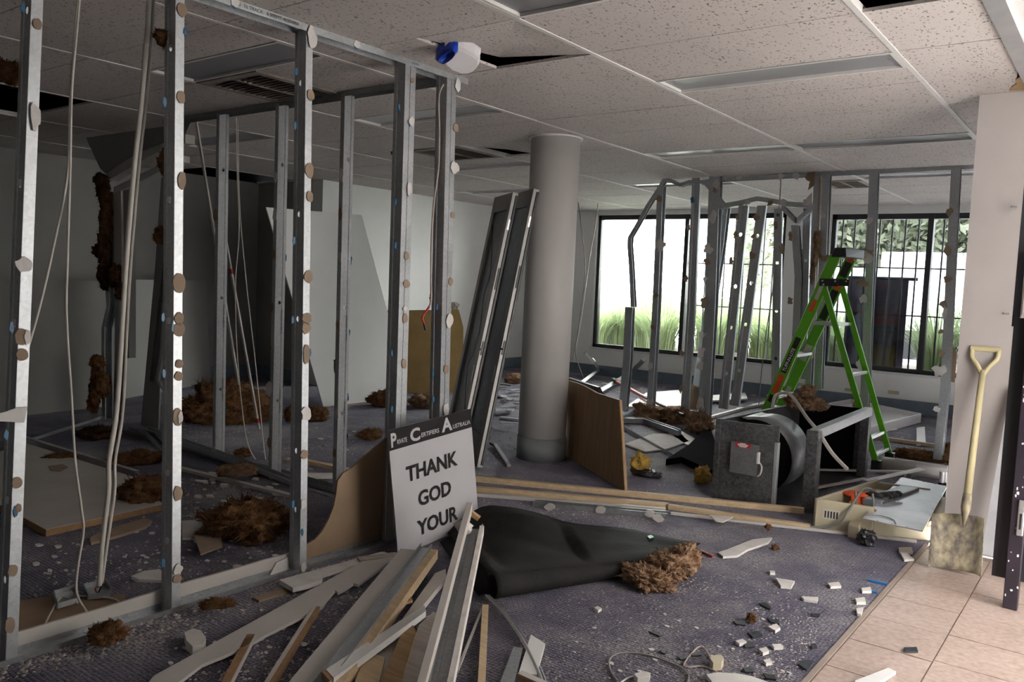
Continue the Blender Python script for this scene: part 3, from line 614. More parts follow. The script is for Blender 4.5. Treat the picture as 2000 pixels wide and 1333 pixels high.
# brown plasterboard lying with two socket boxes
pbd=sheet('plasterboard_remnant','brown plasterboard piece lying face down with two metal socket boxes, bottom left','plasterboard',
  [V((min(p.x,XB-.015),p.y,p.z)) for p in [F(x,y,.012) for x,y in ((20,1182),(60,1176),(102,1168),(130,1180),(180,1168),(244,1166),(248,1200),(150,1240),(20,1260))]],(0,0,.010),'card_brown')
for i,(pts,lb) in enumerate((([(105,1165),(150,1152),(154,1178),(112,1190)],'open metal socket box on the brown plasterboard, left of the pair'),([(163,1152),(206,1142),(218,1158),(212,1168),(172,1172)],'open metal socket box where the twin cables end'))):
    t=thing('socket_box',lb,'socket box',F(sum(p[0] for p in pts)/len(pts),sum(p[1] for p in pts)/len(pts),.022))
    P=[F(x,y,.030) for x,y in pts]; c=sum(P,V())/len(P)
    MB().prism([p for p in P],(0,0,.004)).build('base_plate','galv',t)
    m=MB(); n=len(P)
    for k in range(n): m.bar(P[k]+V((0,0,.012)),P[(k+1)%n]+V((0,0,.012)),.005,.022)
    m.build('rim','galv',t)
    if i: 
        MB().tube(smooth([F(190,1160,.03),F(186,1150,.06),F(194,1146,.08)]),.003,6).build('wire','red',t); MB().tube(smooth([F(192,1160,.03),F(196,1150,.07),F(199,1142,.09)]),.003,6).build('wire','black_plastic',t)
# ------------------------------------------------------------------ hanging cables of the near frame
XC=-3.12
cx_=lambda L,X=XC:[onx(x,y,X) for x,y in L]
cable('hanging_cable','long pale cable hanging beside the leftmost stud down to the floor',cx_([(157,-20),(150,60),(140,180),(137,330),(132,500),(130,620),(140,780),(147,900),(160,1000),(163,1040),(152,1110),(150,1160),(172,1200)]),.0045,'cable_white')
cable('hanging_cable','pale cable that splits off and slants down towards the leftmost stud',cx_([(154,-20),(147,60),(137,200),(132,340),(105,480),(80,590),(52,690)],XC-.03),.0045,'cable_white')
tw=[(292,-20),(288,60),(276,200),(262,330),(249,480),(241,600),(228,800),(213,900),(212,960),(200,1060),(194,1145)]
cable('hanging_cable','thick grey-white twin cable hanging between the first two near studs',cx_(tw),.0095,'cable_white')
cable('hanging_cable','thinner pale cable hanging against the twin cable',cx_([(x+(9 if y<700 else 12),y) for x,y in tw[:-2]]+[(207,1080),(199,1140)],XC-.01),.006,'cable_white')
for L,lb in (([(152,1180),(120,1168),(98,1200),(86,1226)],'thin cable end running from the left socket box'),([(150,1165),(190,1166),(225,1172),(243,1188)],'thin cable end running right from the socket boxes')):
    cable('cable_offcut',lb,[F(x,y,.035) for x,y in L],.004,'cable_white')
# cable by the corner stud with a red plug end
YC=3.2
cb=thing('hanging_cable','pink-grey cable hanging beside the corner stud with a red plug end','cable',ony(840,600,YC))
MB().tube(smooth([onx(x,y,XF-.05) for x,y in ((866,165),(857,190),(858,260),(856,330),(847,400),(843,470),(842,540),(842,585),(838,600))]),.0055,8).build('cord','cable_pink',cb,smooth=True)
MB().tube(smooth([onx(x,y,XF-.05) for x,y in ((838,600),(830,612),(825,622),(830,635))]),.006,8).build('red_sleeve','red',cb,smooth=True)
MB().bar(onx(829,633,XF-.05),onx(832,645,XF-.05),.012,.012).build('plug','galv_dark',cb)
# ------------------------------------------------------------------ alarm siren
sc=fl(893,112,ZC-.045)
sr=thing('alarm_siren','white alarm siren with a blue strobe dome hanging at the ceiling over the partition corner','alarm siren',sc)
Pc=lambda x,y,d=0: onp(x,y,sc,(FWD+V((0,0,.9))).normalized())+FWD*d
out=[(868,92),(882,86),(906,94),(928,106),(938,114),(937,124),(928,136),(916,142),(902,142),(880,134),(866,122)]
bd=MB(); A=[Pc(x,y) for x,y in out]; cen=sum(A,V())/len(A); n=len(A)
up=V((0,0,1)); B=[cen+(p-cen)*.98+up*.045 for p in A]; T=[cen+(p-cen)*.80-up*.012 for p in A]
bd.add(B+A+T,[tuple(range(n))]+[(i,(i+1)%n,n+(i+1)%n,n+i) for i in range(n)]+[(n+i,n+(i+1)%n,2*n+(i+1)%n,2*n+i) for i in range(n)]+[tuple(range(3*n-1,2*n-1,-1))])
bd.build('housing','white_plastic',sr,bevel=.004)
do=[(850,118),(856,108),(866,100),(878,92),(888,90),(895,94),(895,102),(888,112),(878,120),(864,127),(856,124)]
A=[Pc(x,y,-.015) for x,y in do]; cen=sum(A,V())/len(A); n=len(A); B=[p+up*.05+FWD*.02 for p in A]; T=[cen+(p-cen)*.72-up*.018-FWD*.01 for p in A]
bd=MB(); bd.add(B+A+T,[tuple(range(n))]+[(i,(i+1)%n,n+(i+1)%n,n+i) for i in range(n)]+[(n+i,n+(i+1)%n,2*n+(i+1)%n,2*n+i) for i in range(n)]+[tuple(range(3*n-1,2*n-1,-1))]); bd.build('strobe_dome','dome_blue',sr,smooth=True)
# ------------------------------------------------------------------ left recess: door frame remains, leaning boards
YD=3.5
oy=lambda x,y,Y=YD: ony(x,y,Y)
dr=thing('wall_remnant','broken plasterboard wall head with white door frame still hanging at the left','wall remnant',oy(230,800))
MB().prism([V((p.x,p.y,min(p.z,ZC-.006))) for p in [oy(x,y) for x,y in ((168,262),(345,205),(372,235),(362,262),(262,300),(205,338),(196,330),(190,318))]],(0,.012,0)).build('plasterboard','wall_shaded',dr)
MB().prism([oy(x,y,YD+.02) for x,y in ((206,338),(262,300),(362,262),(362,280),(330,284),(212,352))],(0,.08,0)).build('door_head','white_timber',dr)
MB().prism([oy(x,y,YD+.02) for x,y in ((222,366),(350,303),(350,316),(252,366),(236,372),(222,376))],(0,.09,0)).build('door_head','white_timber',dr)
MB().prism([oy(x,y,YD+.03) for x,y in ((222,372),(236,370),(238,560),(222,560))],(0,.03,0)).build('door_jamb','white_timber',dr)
MB().prism([oy(x,y,YD+.05) for x,y in ((236,372),(252,368),(252,700),(238,700))],(0,.06,0)).build('door_jamb','wall_shaded',dr)
js=thing('jamb_stud','ragged door jamb studs wrapped with dark insulation at the left','stud',oy(205,842))
cpath([oy(200,842,YD+.02),oy(198,700,YD+.02),oy(198,640,YD+.02),oy(208,600,YD+.02),oy(204,540,YD+.02),oy(205,400,YD+.02)],(0,1,0),(1,0,0),web=.07,flg=.055,parent=js,name='stud',mat='galv')
cpath([oy(220,842,YD+.05),oy(224,700,YD+.05),oy(224,560,YD+.05),oy(220,480,YD+.05),oy(222,390,YD+.05)],(0,1,0),(1,0,0),web=.05,flg=.085,parent=js,name='stud',mat='galv_dull')
w=MB()
for i,(x,y,rx,rz) in enumerate(((200,362,.085,.10),(207,395,.06,.16),(206,440,.058,.20),(204,490,.062,.20),(205,535,.058,.15),(224,540,.045,.10),(236,568,.03,.07),(192,490,.05,.06),(196,350,.07,.05))):
    q=wool_mesh(oy(x,y,YD-.02),(rx,.05,rz),30+i,4,160,None,1.15); w.add(q.v,q.f)
w.build('insulation_wrap','wool_dark',js,smooth=True)
w=MB()
for i,(x,y,rx,rz) in enumerate(((190,708,.085,.06),(191,735,.075,.10),(186,765,.045,.12),(203,752,.04,.11),(182,790,.025,.08))):
    q=wool_mesh(oy(x,y,YD-.04),(rx,.06,rz),50+i,4,140,None,1.0); w.add(q.v,q.f)
w.build('insulation_tuft','wool',js,smooth=True)
# second damaged stud seen left of the second near stud
bs=thing('bent_stud','crumpled stud leaning behind the second near stud with a torn lower end','stud',oy(305,860,3.6))
cpath([oy(297,742,3.6),oy(292,745,3.6),oy(318,520,3.6),oy(322,420,3.6)],(0,1,0),(1,0,0),web=.07,flg=.05,parent=bs,name='web_strip',mat='galv_dark')
cpath([oy(318,765,3.55),oy(303,742,3.55),oy(313,690,3.55),oy(320,560,3.55),oy(330,420,3.55)],(0,1,0),(1,0,0),web=.05,flg=.045,parent=bs,name='flange_strip',mat='galv')
MB().prism([oy(x,y,3.62) for x,y in ((303,520),(318,300),(332,300),(308,860),(272,860))],(0,.012,0)).build('board_face','wall_shaded',bs)
# leaning white boards against the far left wall
def lean(label,px,zb,zt,Yo,mat='wall_white',name='wall_board',X0=None,th=.012):
    pass
P1=[F(-40,822),F(232,792)]; 
d1=(P1[1]-P1[0]).normalized(); n1=V((d1.y,-d1.x,0)); n1=n1 if n1.dot(CAM-P1[0])>0 else -n1
pl_n=(n1+V((0,0,.12))).normalized()
sheet('wall_board','large white board leaning on the dim left wall behind the leftmost stud','board',[onp(x,y,P1[0],pl_n) for x,y in ((-40,822),(232,792),(232,550),(190,549),(-40,543))],-pl_n*.016,'wall_shaded')
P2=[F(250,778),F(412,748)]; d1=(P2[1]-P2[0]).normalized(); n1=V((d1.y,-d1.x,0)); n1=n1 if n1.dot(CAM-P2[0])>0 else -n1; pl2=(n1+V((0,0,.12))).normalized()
sheet('wall_board','second white board leaning on the dim left wall, seen either side of the second near stud','board',[onp(x,y,P2[0],pl2) for x,y in ((196,788),(412,748),(402,548),(196,546))],-pl2*.016,'wall_shaded')
# big tilted sheet against the side wall
P3=[F(628,796),F(762,782)]; d1=(P3[1]-P3[0]).normalized(); n1=V((d1.y,-d1.x,0)); n1=n1 if n1.dot(CAM-P3[0])>0 else -n1; pl3=(n1+V((0,0,.10))).normalized()
bo=thing('wall_board','tall tilted off-white sheet leaning against the side wall between the return studs','board',P3[0])
MB().prism([onp(x,y,P3[0],pl3) for x,y in ((632,795),(768,780),(768,650),(706,420),(520,405))],-pl3*.014).build('panel','wall_white',bo)
MB().prism([onp(x,y,P3[0]+n1*.02,pl3) for x,y in ((632,796),(768,781),(768,786),(632,802))],-pl3*.03).build('lower_edge','mdf_edge',bo)
# gold paper sheet and flower
P4=F(800,768); n4=(CAM-P4); n4.z=0; n4=(n4.normalized()+V((.3,0,.06))).normalized()
sheet('paper_sheet','large gold-brown paper sack standing against the side wall behind the corner studs','paper sack',[onp(x,y,P4,n4) for x,y in ((797,769),(905,766),(905,640),(896,605),(757,607),(772,680))],-n4*.03,'gold_paper')
fw=thing('flower_sprig','yellow dried flower sprig above the gold paper sack','flower',onp(850,600,P4,n4))
MB().tube(smooth([onp(856,640,P4-n4*.05,n4),onp(852,610,P4-n4*.05,n4),onp(846,585,P4-n4*.05,n4)]),.006,6).build('stem','bark',fw)
q=wool_mesh(onp(847,582,P4-n4*.05,n4),(.055,.04,.07),77,3,120,None,1.3); q.build('flower_head','flower_yellow',fw)
q=wool_mesh(onp(888,598,P4-n4*.05,n4),(.05,.04,.05),78,3,80,None,1.3); q.build('seed_head','cable_white',fw)
# slanting white strips and thin cables in the return frame
for a,b,w,lb in (((377,198,3.45),(466,752,3.75),.022,'long white plastic strip slanting down left of the return studs'),((441,470,3.5),(506,838,3.9),.022,'second white plastic strip with red mark slanting beside the return studs')):
    t=thing('plastic_strip',lb,'plastic strip',ony(*b)); MB().bar(ony(*a),ony(*b),w,.012,(0,1,0)).build('strip','white_timber',t)
    if a[0]==441:
        q=ony(*a)+(ony(*b)-ony(*a))*.14; q2=ony(*a)+(ony(*b)-ony(*a))*.165; MB().bar(q,q2,w*1.1,.014,(0,1,0)).build('red_mark','red',t)
        q=ony(*a)+(ony(*b)-ony(*a))*.94; q2=ony(*a)+(ony(*b)-ony(*a))*.965; MB().bar(q,q2,w*1.1,.014,(0,1,0)).build('red_mark','red',t)
cable('hanging_cable','thin pale cable hanging beside the first return stud',[ony(x,y,3.55) for x,y in ((461,222),(463,330),(467,450),(460,560),(464,700),(480,850),(500,900))],.004,'cable_white')
cable('hanging_cable','thin pale cable hanging between the first two return studs',[ony(x,y,3.6) for x,y in ((464,222),(468,400),(482,560),(500,720),(514,860),(520,905))],.004,'cable_white')
# insulation scraps caught on the near studs
for i,(x,y,rx,rz,X,lb) in enumerate(((10,140,.07,.045,XC,'insulation scrap caught beside the leftmost stud near the ceiling'),(325,76,.05,.03,XC+.05,'insulation scrap stuck near the top of the second near stud'),(320,460,.035,.035,XC+.04,'small insulation scrap on the second near stud at mid height'),(320,318,.02,.05,XC+.03,'thin insulation scrap behind the second near stud under the ceiling'),(660,715,.018,.05,-3.95,'small insulation tuft on the third return stud'),(773,299,.012,.02,XC,'tiny insulation tuft on the left side of the double stud'))):
    c=onx(x,y,X); tag(wool_mesh(c,(.03,rx,rz),90+i,3,140,None,1.3).build('insulation_scrap','wool',smooth=True),lb,'insulation')
# ------------------------------------------------------------------ insulation on the floor, left
wool_px('large heap of brown insulation behind the first return stud',358,742,530,832,1,h=.24,depth=.6,sub=5,fib=900)
wool_px('small brown insulation clump between the second return stud and third near stud',556,786,590,826,2)
wool_px('brown insulation clump right of the third near stud',594,786,642,826,3,fib=300)
wool_px('brown insulation clump at the foot of the tilted sheet',720,752,772,798,4,fib=300)
wool_px('small brown insulation clump beyond the double stud foot',698,834,746,862,5)
wool_px('brown insulation clump at the end of the white floor board',240,920,322,990,6,fib=400,z=.02)
wool_px('big dark brown insulation roll between the second and third near studs',410,962,562,1064,7,sub=5,fib=700)
wool_px('flat brown insulation strip behind the second near stud',224,878,322,912,8,depth=.6)
wool_px('low insulation clump under the ragged jamb studs',160,832,225,862,9,'wool_dark')
wool_px('insulation clump on the loose track behind the third near stud',428,900,500,935,10,'wool_pink',z=.04,depth=.5)
wool_px('small insulation tuft by the first return stud foot',458,874,492,896,11)
wool_px('small insulation clump on the bottom track between the first two near studs',180,1220,240,1262,12,z=.03)
wool_px('stringy insulation strip on the bottom track left of the third near stud',392,1165,456,1194,13,z=.03,depth=.3)
wool_px('insulation clump on the white floor board, back edge',92,885,145,902,14,z=.02,depth=.5)
wool_px('brown insulation clump beside the gold paper sack',800,760,860,800,15,'wool_pink')
# ------------------------------------------------------------------ boards and strips on the floor, left
bd=thing('floor_board','wide white laminated board lying on the carpet behind the leftmost stud','board',F(150,960))
cs=[F(90,1036,.035),F(318,986,.035),F(258,932,.035),F(48,866,.035),F(-60,905,.035),F(-60,955,.035)]
MB().prism(cs,(0,0,-.033)).build('core','mdf_edge',bd); MB().prism([p+V((0,0,.0005)) for p in cs],(0,0,.0025)).build('laminate','white_timber',bd)
for i,(a,b,w,h,m,lb) in enumerate((((48,858),(268,926),.03,.04,'aluminium','thin metal frame strip along the back edge of the white floor board'),((20,872),(212,812),.02,.02,'aluminium','thin metal strip on the carpet at far left'),((350,915),(580,972),.04,.02,'white_timber','white batten lying under the loose return track'),((560,898),(660,912),.05,.018,'pine','pale timber strip at the foot of the third return stud'),((590,900),(870,960),.045,.025,'pine','long pale timber batten passing behind the torn brown board'),((595,930),(700,930),.12,.012,'plaster','flat plasterboard offcut between the third near stud and return track'))):
    tag(MB().bar(F(*a,h/2),F(*b,h/2),w,h).build('floor_strip',m),lb,'strip')
cpath([ony(270,845,3.3),ony(285,852,3.25),ony(330,905,2.95)],(0,1,0),(0,0,1),web=.06,flg=.03,parent=bs,name='foot_track',mat='galv_dull',rib=False)
def chip(name,label,pts,mat,th=.012,z=.002,cat='plaster piece',group=None,tilt=None):
    P=[F(x,y,z) for x,y in pts]
    return tag(MB().prism(P,(0,0,th)).build(name,mat),label,cat,group)
chip('plasterboard_offcut','long pointed brown plasterboard offcut on the carpet between the first two near studs',((175,1055),(195,1045),(240,1030),(282,1018),(297,1022),(285,1034),(230,1052),(178,1066)),'paper_brown',.014)
chip('plasterboard_offcut','brown torn paper board under the big insulation roll',((378,1046),(395,1030),(412,1012),(432,1040),(434,1070),(392,1086)),'paper_brown',.008,.02)
chip('plasterboard_offcut','brown and white plasterboard offcut behind the second near stud',((355,1022),(405,1018),(412,1028),(385,1055),(356,1056)),'plaster_white',.012)
chip('plaster_piece','flat white plaster piece left of the second near stud foot',((256,1132),(280,1122),(312,1118),(322,1130),(318,1140),(270,1138)),'plaster_white',.014)
chip('plaster_piece','white plaster piece on the carpet beside the bottom track, below the third near stud',((545,1142),(600,1128),(630,1132),(628,1142),(598,1152),(572,1158)),'plaster_white',.02,.02)
chip('plasterboard_offcut','brown strip of plasterboard lying along the track below the third near stud',((492,1172),(560,1150),(572,1158),(506,1178)),'paper_brown',.01)
chip('plaster_piece','pinkish plaster lump on the carpet left of the long jagged strip',((360,1254),(376,1246),(392,1250),(402,1264),(396,1278),(376,1282),(364,1270)),'plaster',.035)
chip('plasterboard_offcut','small brown paper scrap lying on the white floor board',((95,912),(122,908),(134,914),(118,922),(100,920)),'paper_brown',.004,.039)
# ------------------------------------------------------------------ sign
TL,TR,BR,BL=V((-2.795,2.736,.627)),V((-2.82,3.376,.666)),V((-2.78,3.438,.039)),V((-2.755,2.797,.002))
u=(TR-TL); Wd=u.length; u.normalize(); v=(TL-BL); v=(v-u*v.dot(u)); Hd=v.length; v.normalize(); nn=u.cross(v)
nn=nn if nn.dot(CAM-TL)>0 else -nn
sg=thing('sign_board','white site sign reading THANK GOD YOUR under a black header, leaning on the near frame','sign',BL)
MB().prism([BL,BR,TR,TL],-nn*.005).build('panel','sign_white',sg)
hb=.16; q0=TL.lerp(BL,hb)+nn*.0006; q1=TR.lerp(BR,hb)+nn*.0006
MB().prism([q0,q1,TR+nn*.0006,TL+nn*.0006],nn*.0006).build('header','sign_black',sg)
O=BL+nn*.0022
def sgt(t,x0,x1,y0,y1,mat='sign_black',bold=.03): text_mesh(t,O,u,v,1.0,mat,sg,'lettering','LEFT',bold,.0006,1.0,1.0,(x0*Wd,x1*Wd,y0*Hd,y1*Hd))
sgt('THANK',.135,.757,.556,.681); sgt('GOD',.255,.655,.328,.454); sgt('YOUR',.222,.722,.096,.222)
for t,x0,x1,y0,y1,b_ in (('P',-.008,.052,.862,.972,.035),('RIVATE',.058,.166,.876,.912,.015),('C',.204,.318,.860,.966,.035),('ERTIFIERS',.332,.545,.876,.912,.015),('A',.578,.712,.866,.980,.035),('USTRALIA',.720,.950,.872,.908,.015)):
    sgt(t,x0,x1,y0,y1,'sign_white',b_)
# ------------------------------------------------------------------ timber and steel heap in the foreground
def lay(name,label,pts,th,mat,z0=.0,z1=None,cat='offcut',bevel=0):
    """flat piece: pixel outline on a plane sloping from z0 (last points) ; pts = [(x,y,z)...] top face"""
    P=[F(x,y,z) for x,y,z in pts]
    return tag(MB().prism(P,(0,0,-th)).build(name,mat,bevel=bevel),label,cat)
js=[(285,1340),(300,1321),(722,1089),(757,1083),(770,1092),(700,1142),(690,1140),(672,1152),(660,1158),(655,1153),(640,1170),(630,1185),(520,1240),(500,1252),(480,1262),(440,1280),(395,1298),(340,1340)]
lay('plaster_strip','long white plaster strip with a jagged lower edge across the bottom left',[(x,y,.03) for x,y in js],.012,'white_timber',cat='plaster strip')
tag(MB().bar(F(700,1098,.02),F(776,1088,.02),.05,.03).build('floor_strip','grey_timber'),'short white-grey timber block where the jagged strip meets the sign','timber')
lay('floor_strip','brown plasterboard strip lying along the track behind the jagged strip',[(565,1128,.02),(745,1078,.02),(760,1082,.02),(640,1122,.02),(585,1138,.02)],.012,'plaster',cat='plasterboard')
def ebar(name,label,a,b,w,h,mat,mats=None,cat='offcut'):
    return tag(MB().bar(F(*a),F(*b),w,h).build(name,mat,bevel=.001),label,cat)
def twobar(name,label,cat,a,b,parts):
    A=F(*a); B=F(*b); t=thing(name,label,cat,A); d=(B-A).normalized(); sx=d.cross(V((0,0,1))).normalized(); up=sx.cross(d)
    for (nm_,mat,off,w,h,dz) in parts: MB().bar(A+sx*off+up*dz,B+sx*off+up*dz,w,h).build(nm_,mat,t,bevel=.0008)
    return t
twobar('skirting_offcut','short brown fibreboard skirting offcut with white edge, bottom left foreground','offcut',(440,1345,.02),(492,1244,.02),[('core','mdf_edge',-.004,.030,.02,0),('white_face','white_timber',.0125,.004,.021,0)])
twobar('skirting_offcut','narrow skirting offcut, white on top and brown beside, left of the door jamb','offcut',(522,1345,.02),(618,1190,.02),[('white_face','white_timber',-.008,.016,.022,.001),('core','mdf_edge',.008,.016,.022,0)])
# door jamb assembly
jb=thing('door_jamb','long white door jamb with a steel channel and pine edge lying diagonally in the foreground','door jamb',F(600,1345,.03))
A0,B0=F(582,1350,.05),F(800,1078,.09)
d=(B0-A0).normalized(); sx=d.cross(V((0,0,1))).normalized(); up=sx.cross(d)
MB().bar(A0,B0,.085,.022).build('face_board','white_timber',jb,bevel=.001)
cpath([A0+sx*.045+up*.012,B0+sx*.045+up*.012+d*.03],sx,up,web=.055,flg=.022,lip=.004,parent=jb,name='steel_channel',mat='galv',rib=False)
MB().bar(A0+sx*.118,B0+sx*.118,.034,.045).build('pine_edge','pine',jb,bevel=.001)
# planks
lay('plank','wide pale grey-white plank under the heap right of the door jamb',[(690,1345,.03),(850,1120,.03),(870,1112,.03),(872,1128,.03),(800,1215,.03),(745,1345,.03)],.025,'white_timber',cat='plank')
lay('plank','thin broken white strip behind the wide pale plank',[(790,1145,.045),(833,1100,.045),(842,1098,.045),(838,1112,.045),(800,1160,.045)],.01,'plaster_white',cat='plank')
lay('board_chip','four-sided tan board chip under the pine edge',[(755,1188,.06),(790,1142,.06),(806,1172,.06),(782,1180,.06)],.012,'pine_dark',cat='board chip')
P=[F(637,1308,.09),F(829,1182,.07),F(832,1194,.07),F(652,1325,.09)]
pk=thing('plank','bright white painted plank with a sawn brown end in the foreground heap','plank',F(640,1320,.05))
MB().prism(P,(0,0,-.026)).build('painted_board','white_paint',pk)
MB().prism([F(628,1312,.088),F(637,1308,.088),F(652,1325,.088),F(644,1330,.088)],(0,0,-.022)).build('sawn_end','mdf_edge',pk)
lay('timber_block','tan timber block with clean sawn end, bottom centre',[(688,1345,.05),(716,1274,.05),(752,1284,.05),(738,1345,.05)],.04,'pine',cat='timber')
lay('timber_block','dark tan timber plank with chamfered tip, bottom centre',[(740,1345,.055),(790,1222,.055),(806,1220,.055),(813,1236,.055),(780,1345,.055)],.04,'pine_dark',cat='timber')
lay('timber_block','weathered grey timber plank beside the dark tan plank',[(778,1345,.05),(818,1222,.05),(846,1196,.05),(858,1198,.05),(838,1345,.05)],.04,'grey_timber',cat='timber')
lay('plaster_chip','grey plaster fragment left of the dark rubber mat',[(832,1205,.03),(850,1198,.03),(856,1206,.03),(846,1214,.03)],.02,'plaster',cat='plaster piece')
# steel stud with timber strips
ss=thing('stud_offcut','galvanised stud offcut flanked by two timber strips, leaning up towards the sign','stud',F(850,1345,.1))
A=F(852,1350,.10); B=F(922,1035,.20); d=(B-A).normalized(); sx=d.cross(V((0,0,1))).normalized(); up=sx.cross(d)
cpath([A-sx*.025,B-sx*.025],sx,up,web=.076,flg=.03,parent=ss,name='channel',mat='galv_dull')
C0=F(822,1350,.13); C1=F(917,992,.30); MB().bar(C0,C1,.026,.05).build('white_batten','white_timber',ss,bevel=.001)
C0=F(878,1350,.11); C1=F(941,1036,.21); MB().bar(C0,C1,.020,.045).build('brown_batten','plaster',ss,bevel=.001)
for t in (.15,.42,.75): 
    c=A+(B-A)*t+sx*.012+up*.003; MB().prism(rough_poly(c,d,sx,.012,.007,8,.1),up*.001).build('rust_slot','mdf_edge',ss)
MB().bar(F(917,1000,.28),F(936,1014,.25),.03,.02).build('torn_block','pine_dark',ss)
tag(wool_mesh(F(905,1030,.25),(.05,.03,.03),120,3,20,None,.8).build('plaster_lump','plaster',smooth=True),'crumbly pink plaster lump stuck at the lower edge of the sign','plaster piece')
# sticks
ebar('timber_stick','slim pale pine stick standing out on the carpet right of the stud offcut',(940,1345,.02),(948,1186,.02),.026,.02,'pine',cat='stick')
ebar('plastic_strip','thin white strip slanting left from the pine stick tip',(893,1312,.015),(943,1187,.015),.010,.008,'white_timber',cat='strip')
cpath_t=thing('steel_angle','long slightly curved galvanised angle lying on the carpet bottom centre','steel angle',F(1000,1230,.01))
MB().tube(smooth([F(950,1164,.02),F(985,1200,.02),F(1020,1250,.02),F(1050,1310,.02),F(1062,1345,.02)]),.008,4).build('rib','galv',cpath_t)
MB().tube(smooth([F(955,1164,.012),F(990,1200,.012),F(1026,1250,.012),F(1056,1310,.012),F(1068,1345,.012)]),.007,4).build('lip','galv_dull',cpath_t)
lay('tile_offcut','smooth white wall panel offcut under the curved steel angle',[(1012,1318,.022),(1037,1240,.022),(1065,1258,.022),(1048,1318,.022)],.01,'white_paint',cat='panel offcut')
lay('board_offcut','grey board offcut beside the white panel offcut, bottom centre',[(972,1345,.02),(1003,1264,.02),(1021,1266,.02),(1002,1345,.02)],.015,'galv_dull',cat='board offcut')
twobar('skirting_offcut','short dark-edged strip end at the bottom edge right of the steel angle','offcut',(1015,1320,.03),(1070,1345,.03),[('core','mdf_edge',0,.03,.02,0),('face','white_timber',.0,.028,.004,.011)])
# ------------------------------------------------------------------ rubber mat
def mat_sheet():
    back=[(868,1040,.02),(938,994,.16),(985,990,.19),(1040,1000,.17),(1105,1020,.10),(1160,1028,.08),(1230,1036,.06),(1290,1046,.05),(1368,1062,.06)]
    axis0,axis1=F(958,1148,.055),F(1330,1096,.035)
    m=len(back); rows=[]
    n=len(back)*4
    bk=smooth([F(x,y,z) for x,y,z in back],5); N=len(bk)
    for i,p in enumerate(bk):
        t=i/(N-1); r=.062*(1-t)+.030*t; c=axis0+(axis1-axis0)*t
        d=(axis1-axis0).normalized(); side=V((d.y,-d.x,0)); side=side if side.dot(CAM-c)>0 else -side
        c=V((c.x,c.y,r+.004)); row=[]
        top=c+V((0,0,r))
        for k in range(10):
            s=k/10; q=p.lerp(top,s); q.z+= -.05*math.sin(math.pi*s)*(1-.5*t)*(p.z>.1)+.012*noise.noise(V((t*5,s*4,3))); q.z=max(q.z,.006); row.append(q)
        for k in range(15):
            an=math.pi/2-k*math.pi*1.6/14; row.append(c+side*(math.cos(an)*r)+V((0,0,math.sin(an)*r*(.93))))
        rows.append(row)
    K=len(rows[0]); mb=MB(); mb.add([q for r in rows for q in r],[(i*K+k,i*K+k+1,(i+1)*K+k+1,(i+1)*K+k) for i in range(N-1) for k in range(K-1)])
    return mb
o=mat_sheet().build('rubber_mat','black_rubber',smooth=True,solid=.005); tag(o,'crumpled black rubber floor mat with its near edge rolled under','mat')
tag(MB().prism([F(x,y,.004) for x,y in ((860,1060),(895,1040),(940,1080),(960,1150),(935,1165),(900,1120))],(0,0,.005)).build('rubber_mat','black_rubber'),'flat dark underlay flap under the left end of the rolled mat','mat')
# chalky scuffs on the mat are plaster smears
iw=MB()
for (x,y,z,rx,ry,rz,sd) in ((1262,1128,.045,.115,.09,.05,21),(1305,1105,.075,.11,.09,.06,211),(1340,1092,.085,.055,.09,.075,212),(1285,1140,.03,.08,.05,.035,213)):
    q=wool_mesh(F(x,y,z),(rx,ry,rz),sd,5,420,0.0,1.25); iw.add(q.v,q.f)
tag(iw.build('insulation_clump','wool_pink',smooth=True),'bright brown insulation clump at the right end of the black rubber mat','insulation','brown insulation clumps')
chip('plaster_piece','long pale broken plaster strip on the carpet right of the rubber mat',((1402,1084),(1420,1078),(1470,1058),(1508,1054),(1500,1064),(1460,1078),(1440,1090),(1412,1092)),'plaster_white',.012)
ebar('red_stick','short red plastic stick at the right end of the rubber mat',(1370,1078,.01),(1392,1088,.01),.012,.012,'red',cat='stick')
chip('plastic_bit','small green plastic bit lying on the rubber mat',((1264,1051),(1272,1049),(1277,1053),(1268,1056)),'green_plastic',.01,.06,cat='plastic bit')
# long battens across the middle
def batten(label,a,b,w,h,mat,z=0,name='batten',cat='batten'): return tag(MB().bar(F(a[0],a[1],z+h/2),F(b[0],b[1],z+h/2),w,h).build(name,mat,bevel=.001),label,cat)
batten('long pale pine batten running from the sign to the steel fan box',(930,936),(1570,998),.035,.035,'pine',.0)
batten('pine batten second from the column in the long bundle',(925,955),(1305,988),.04,.03,'pine',.0)
batten('white plaster-edged batten nearest the rubber mat in the long bundle',(925,966),(1300,996),.03,.02,'white_timber',.0)
batten('thin dark aluminium rail on the long batten bundle near the column',(932,930),(1210,960),.015,.02,'alu_dark',.0)
batten('pine batten ending beside the beige unit',(1306,990),(1582,1030),.035,.03,'pine',.0)
batten('long thin white batten running along the carpet in front of the beige unit',(1310,1003),(1790,1058),.02,.015,'white_timber',.0)
tr=thing('steel_track','galvanised track with plaster scraps under the long batten bundle','steel track',F(1170,998))
cpath([F(1045,985,.002),F(1305,1008,.002)],V((.35,-.93,0)),(0,0,1),web=.06,flg=.028,parent=tr,name='channel',mat='galv_dull',rib=False)
for x,y in ((1080,990),(1178,996),(1272,1003),(1290,1012)):
    c=F(x,y,.012)+V((.01,-.05,.012)); MB().prism(rough_poly(c,(1,0,0),(0,.6,1),.035,.022,9,.2),(.004,-.008,0)).build('plaster_scrap','plaster_white',tr)
chip('plasterboard_offcut','triangular plasterboard scrap lying over the battens by the rubber mat',((1385,1008),(1432,1012),(1412,1022),(1398,1020)),'plaster',.006,.035)
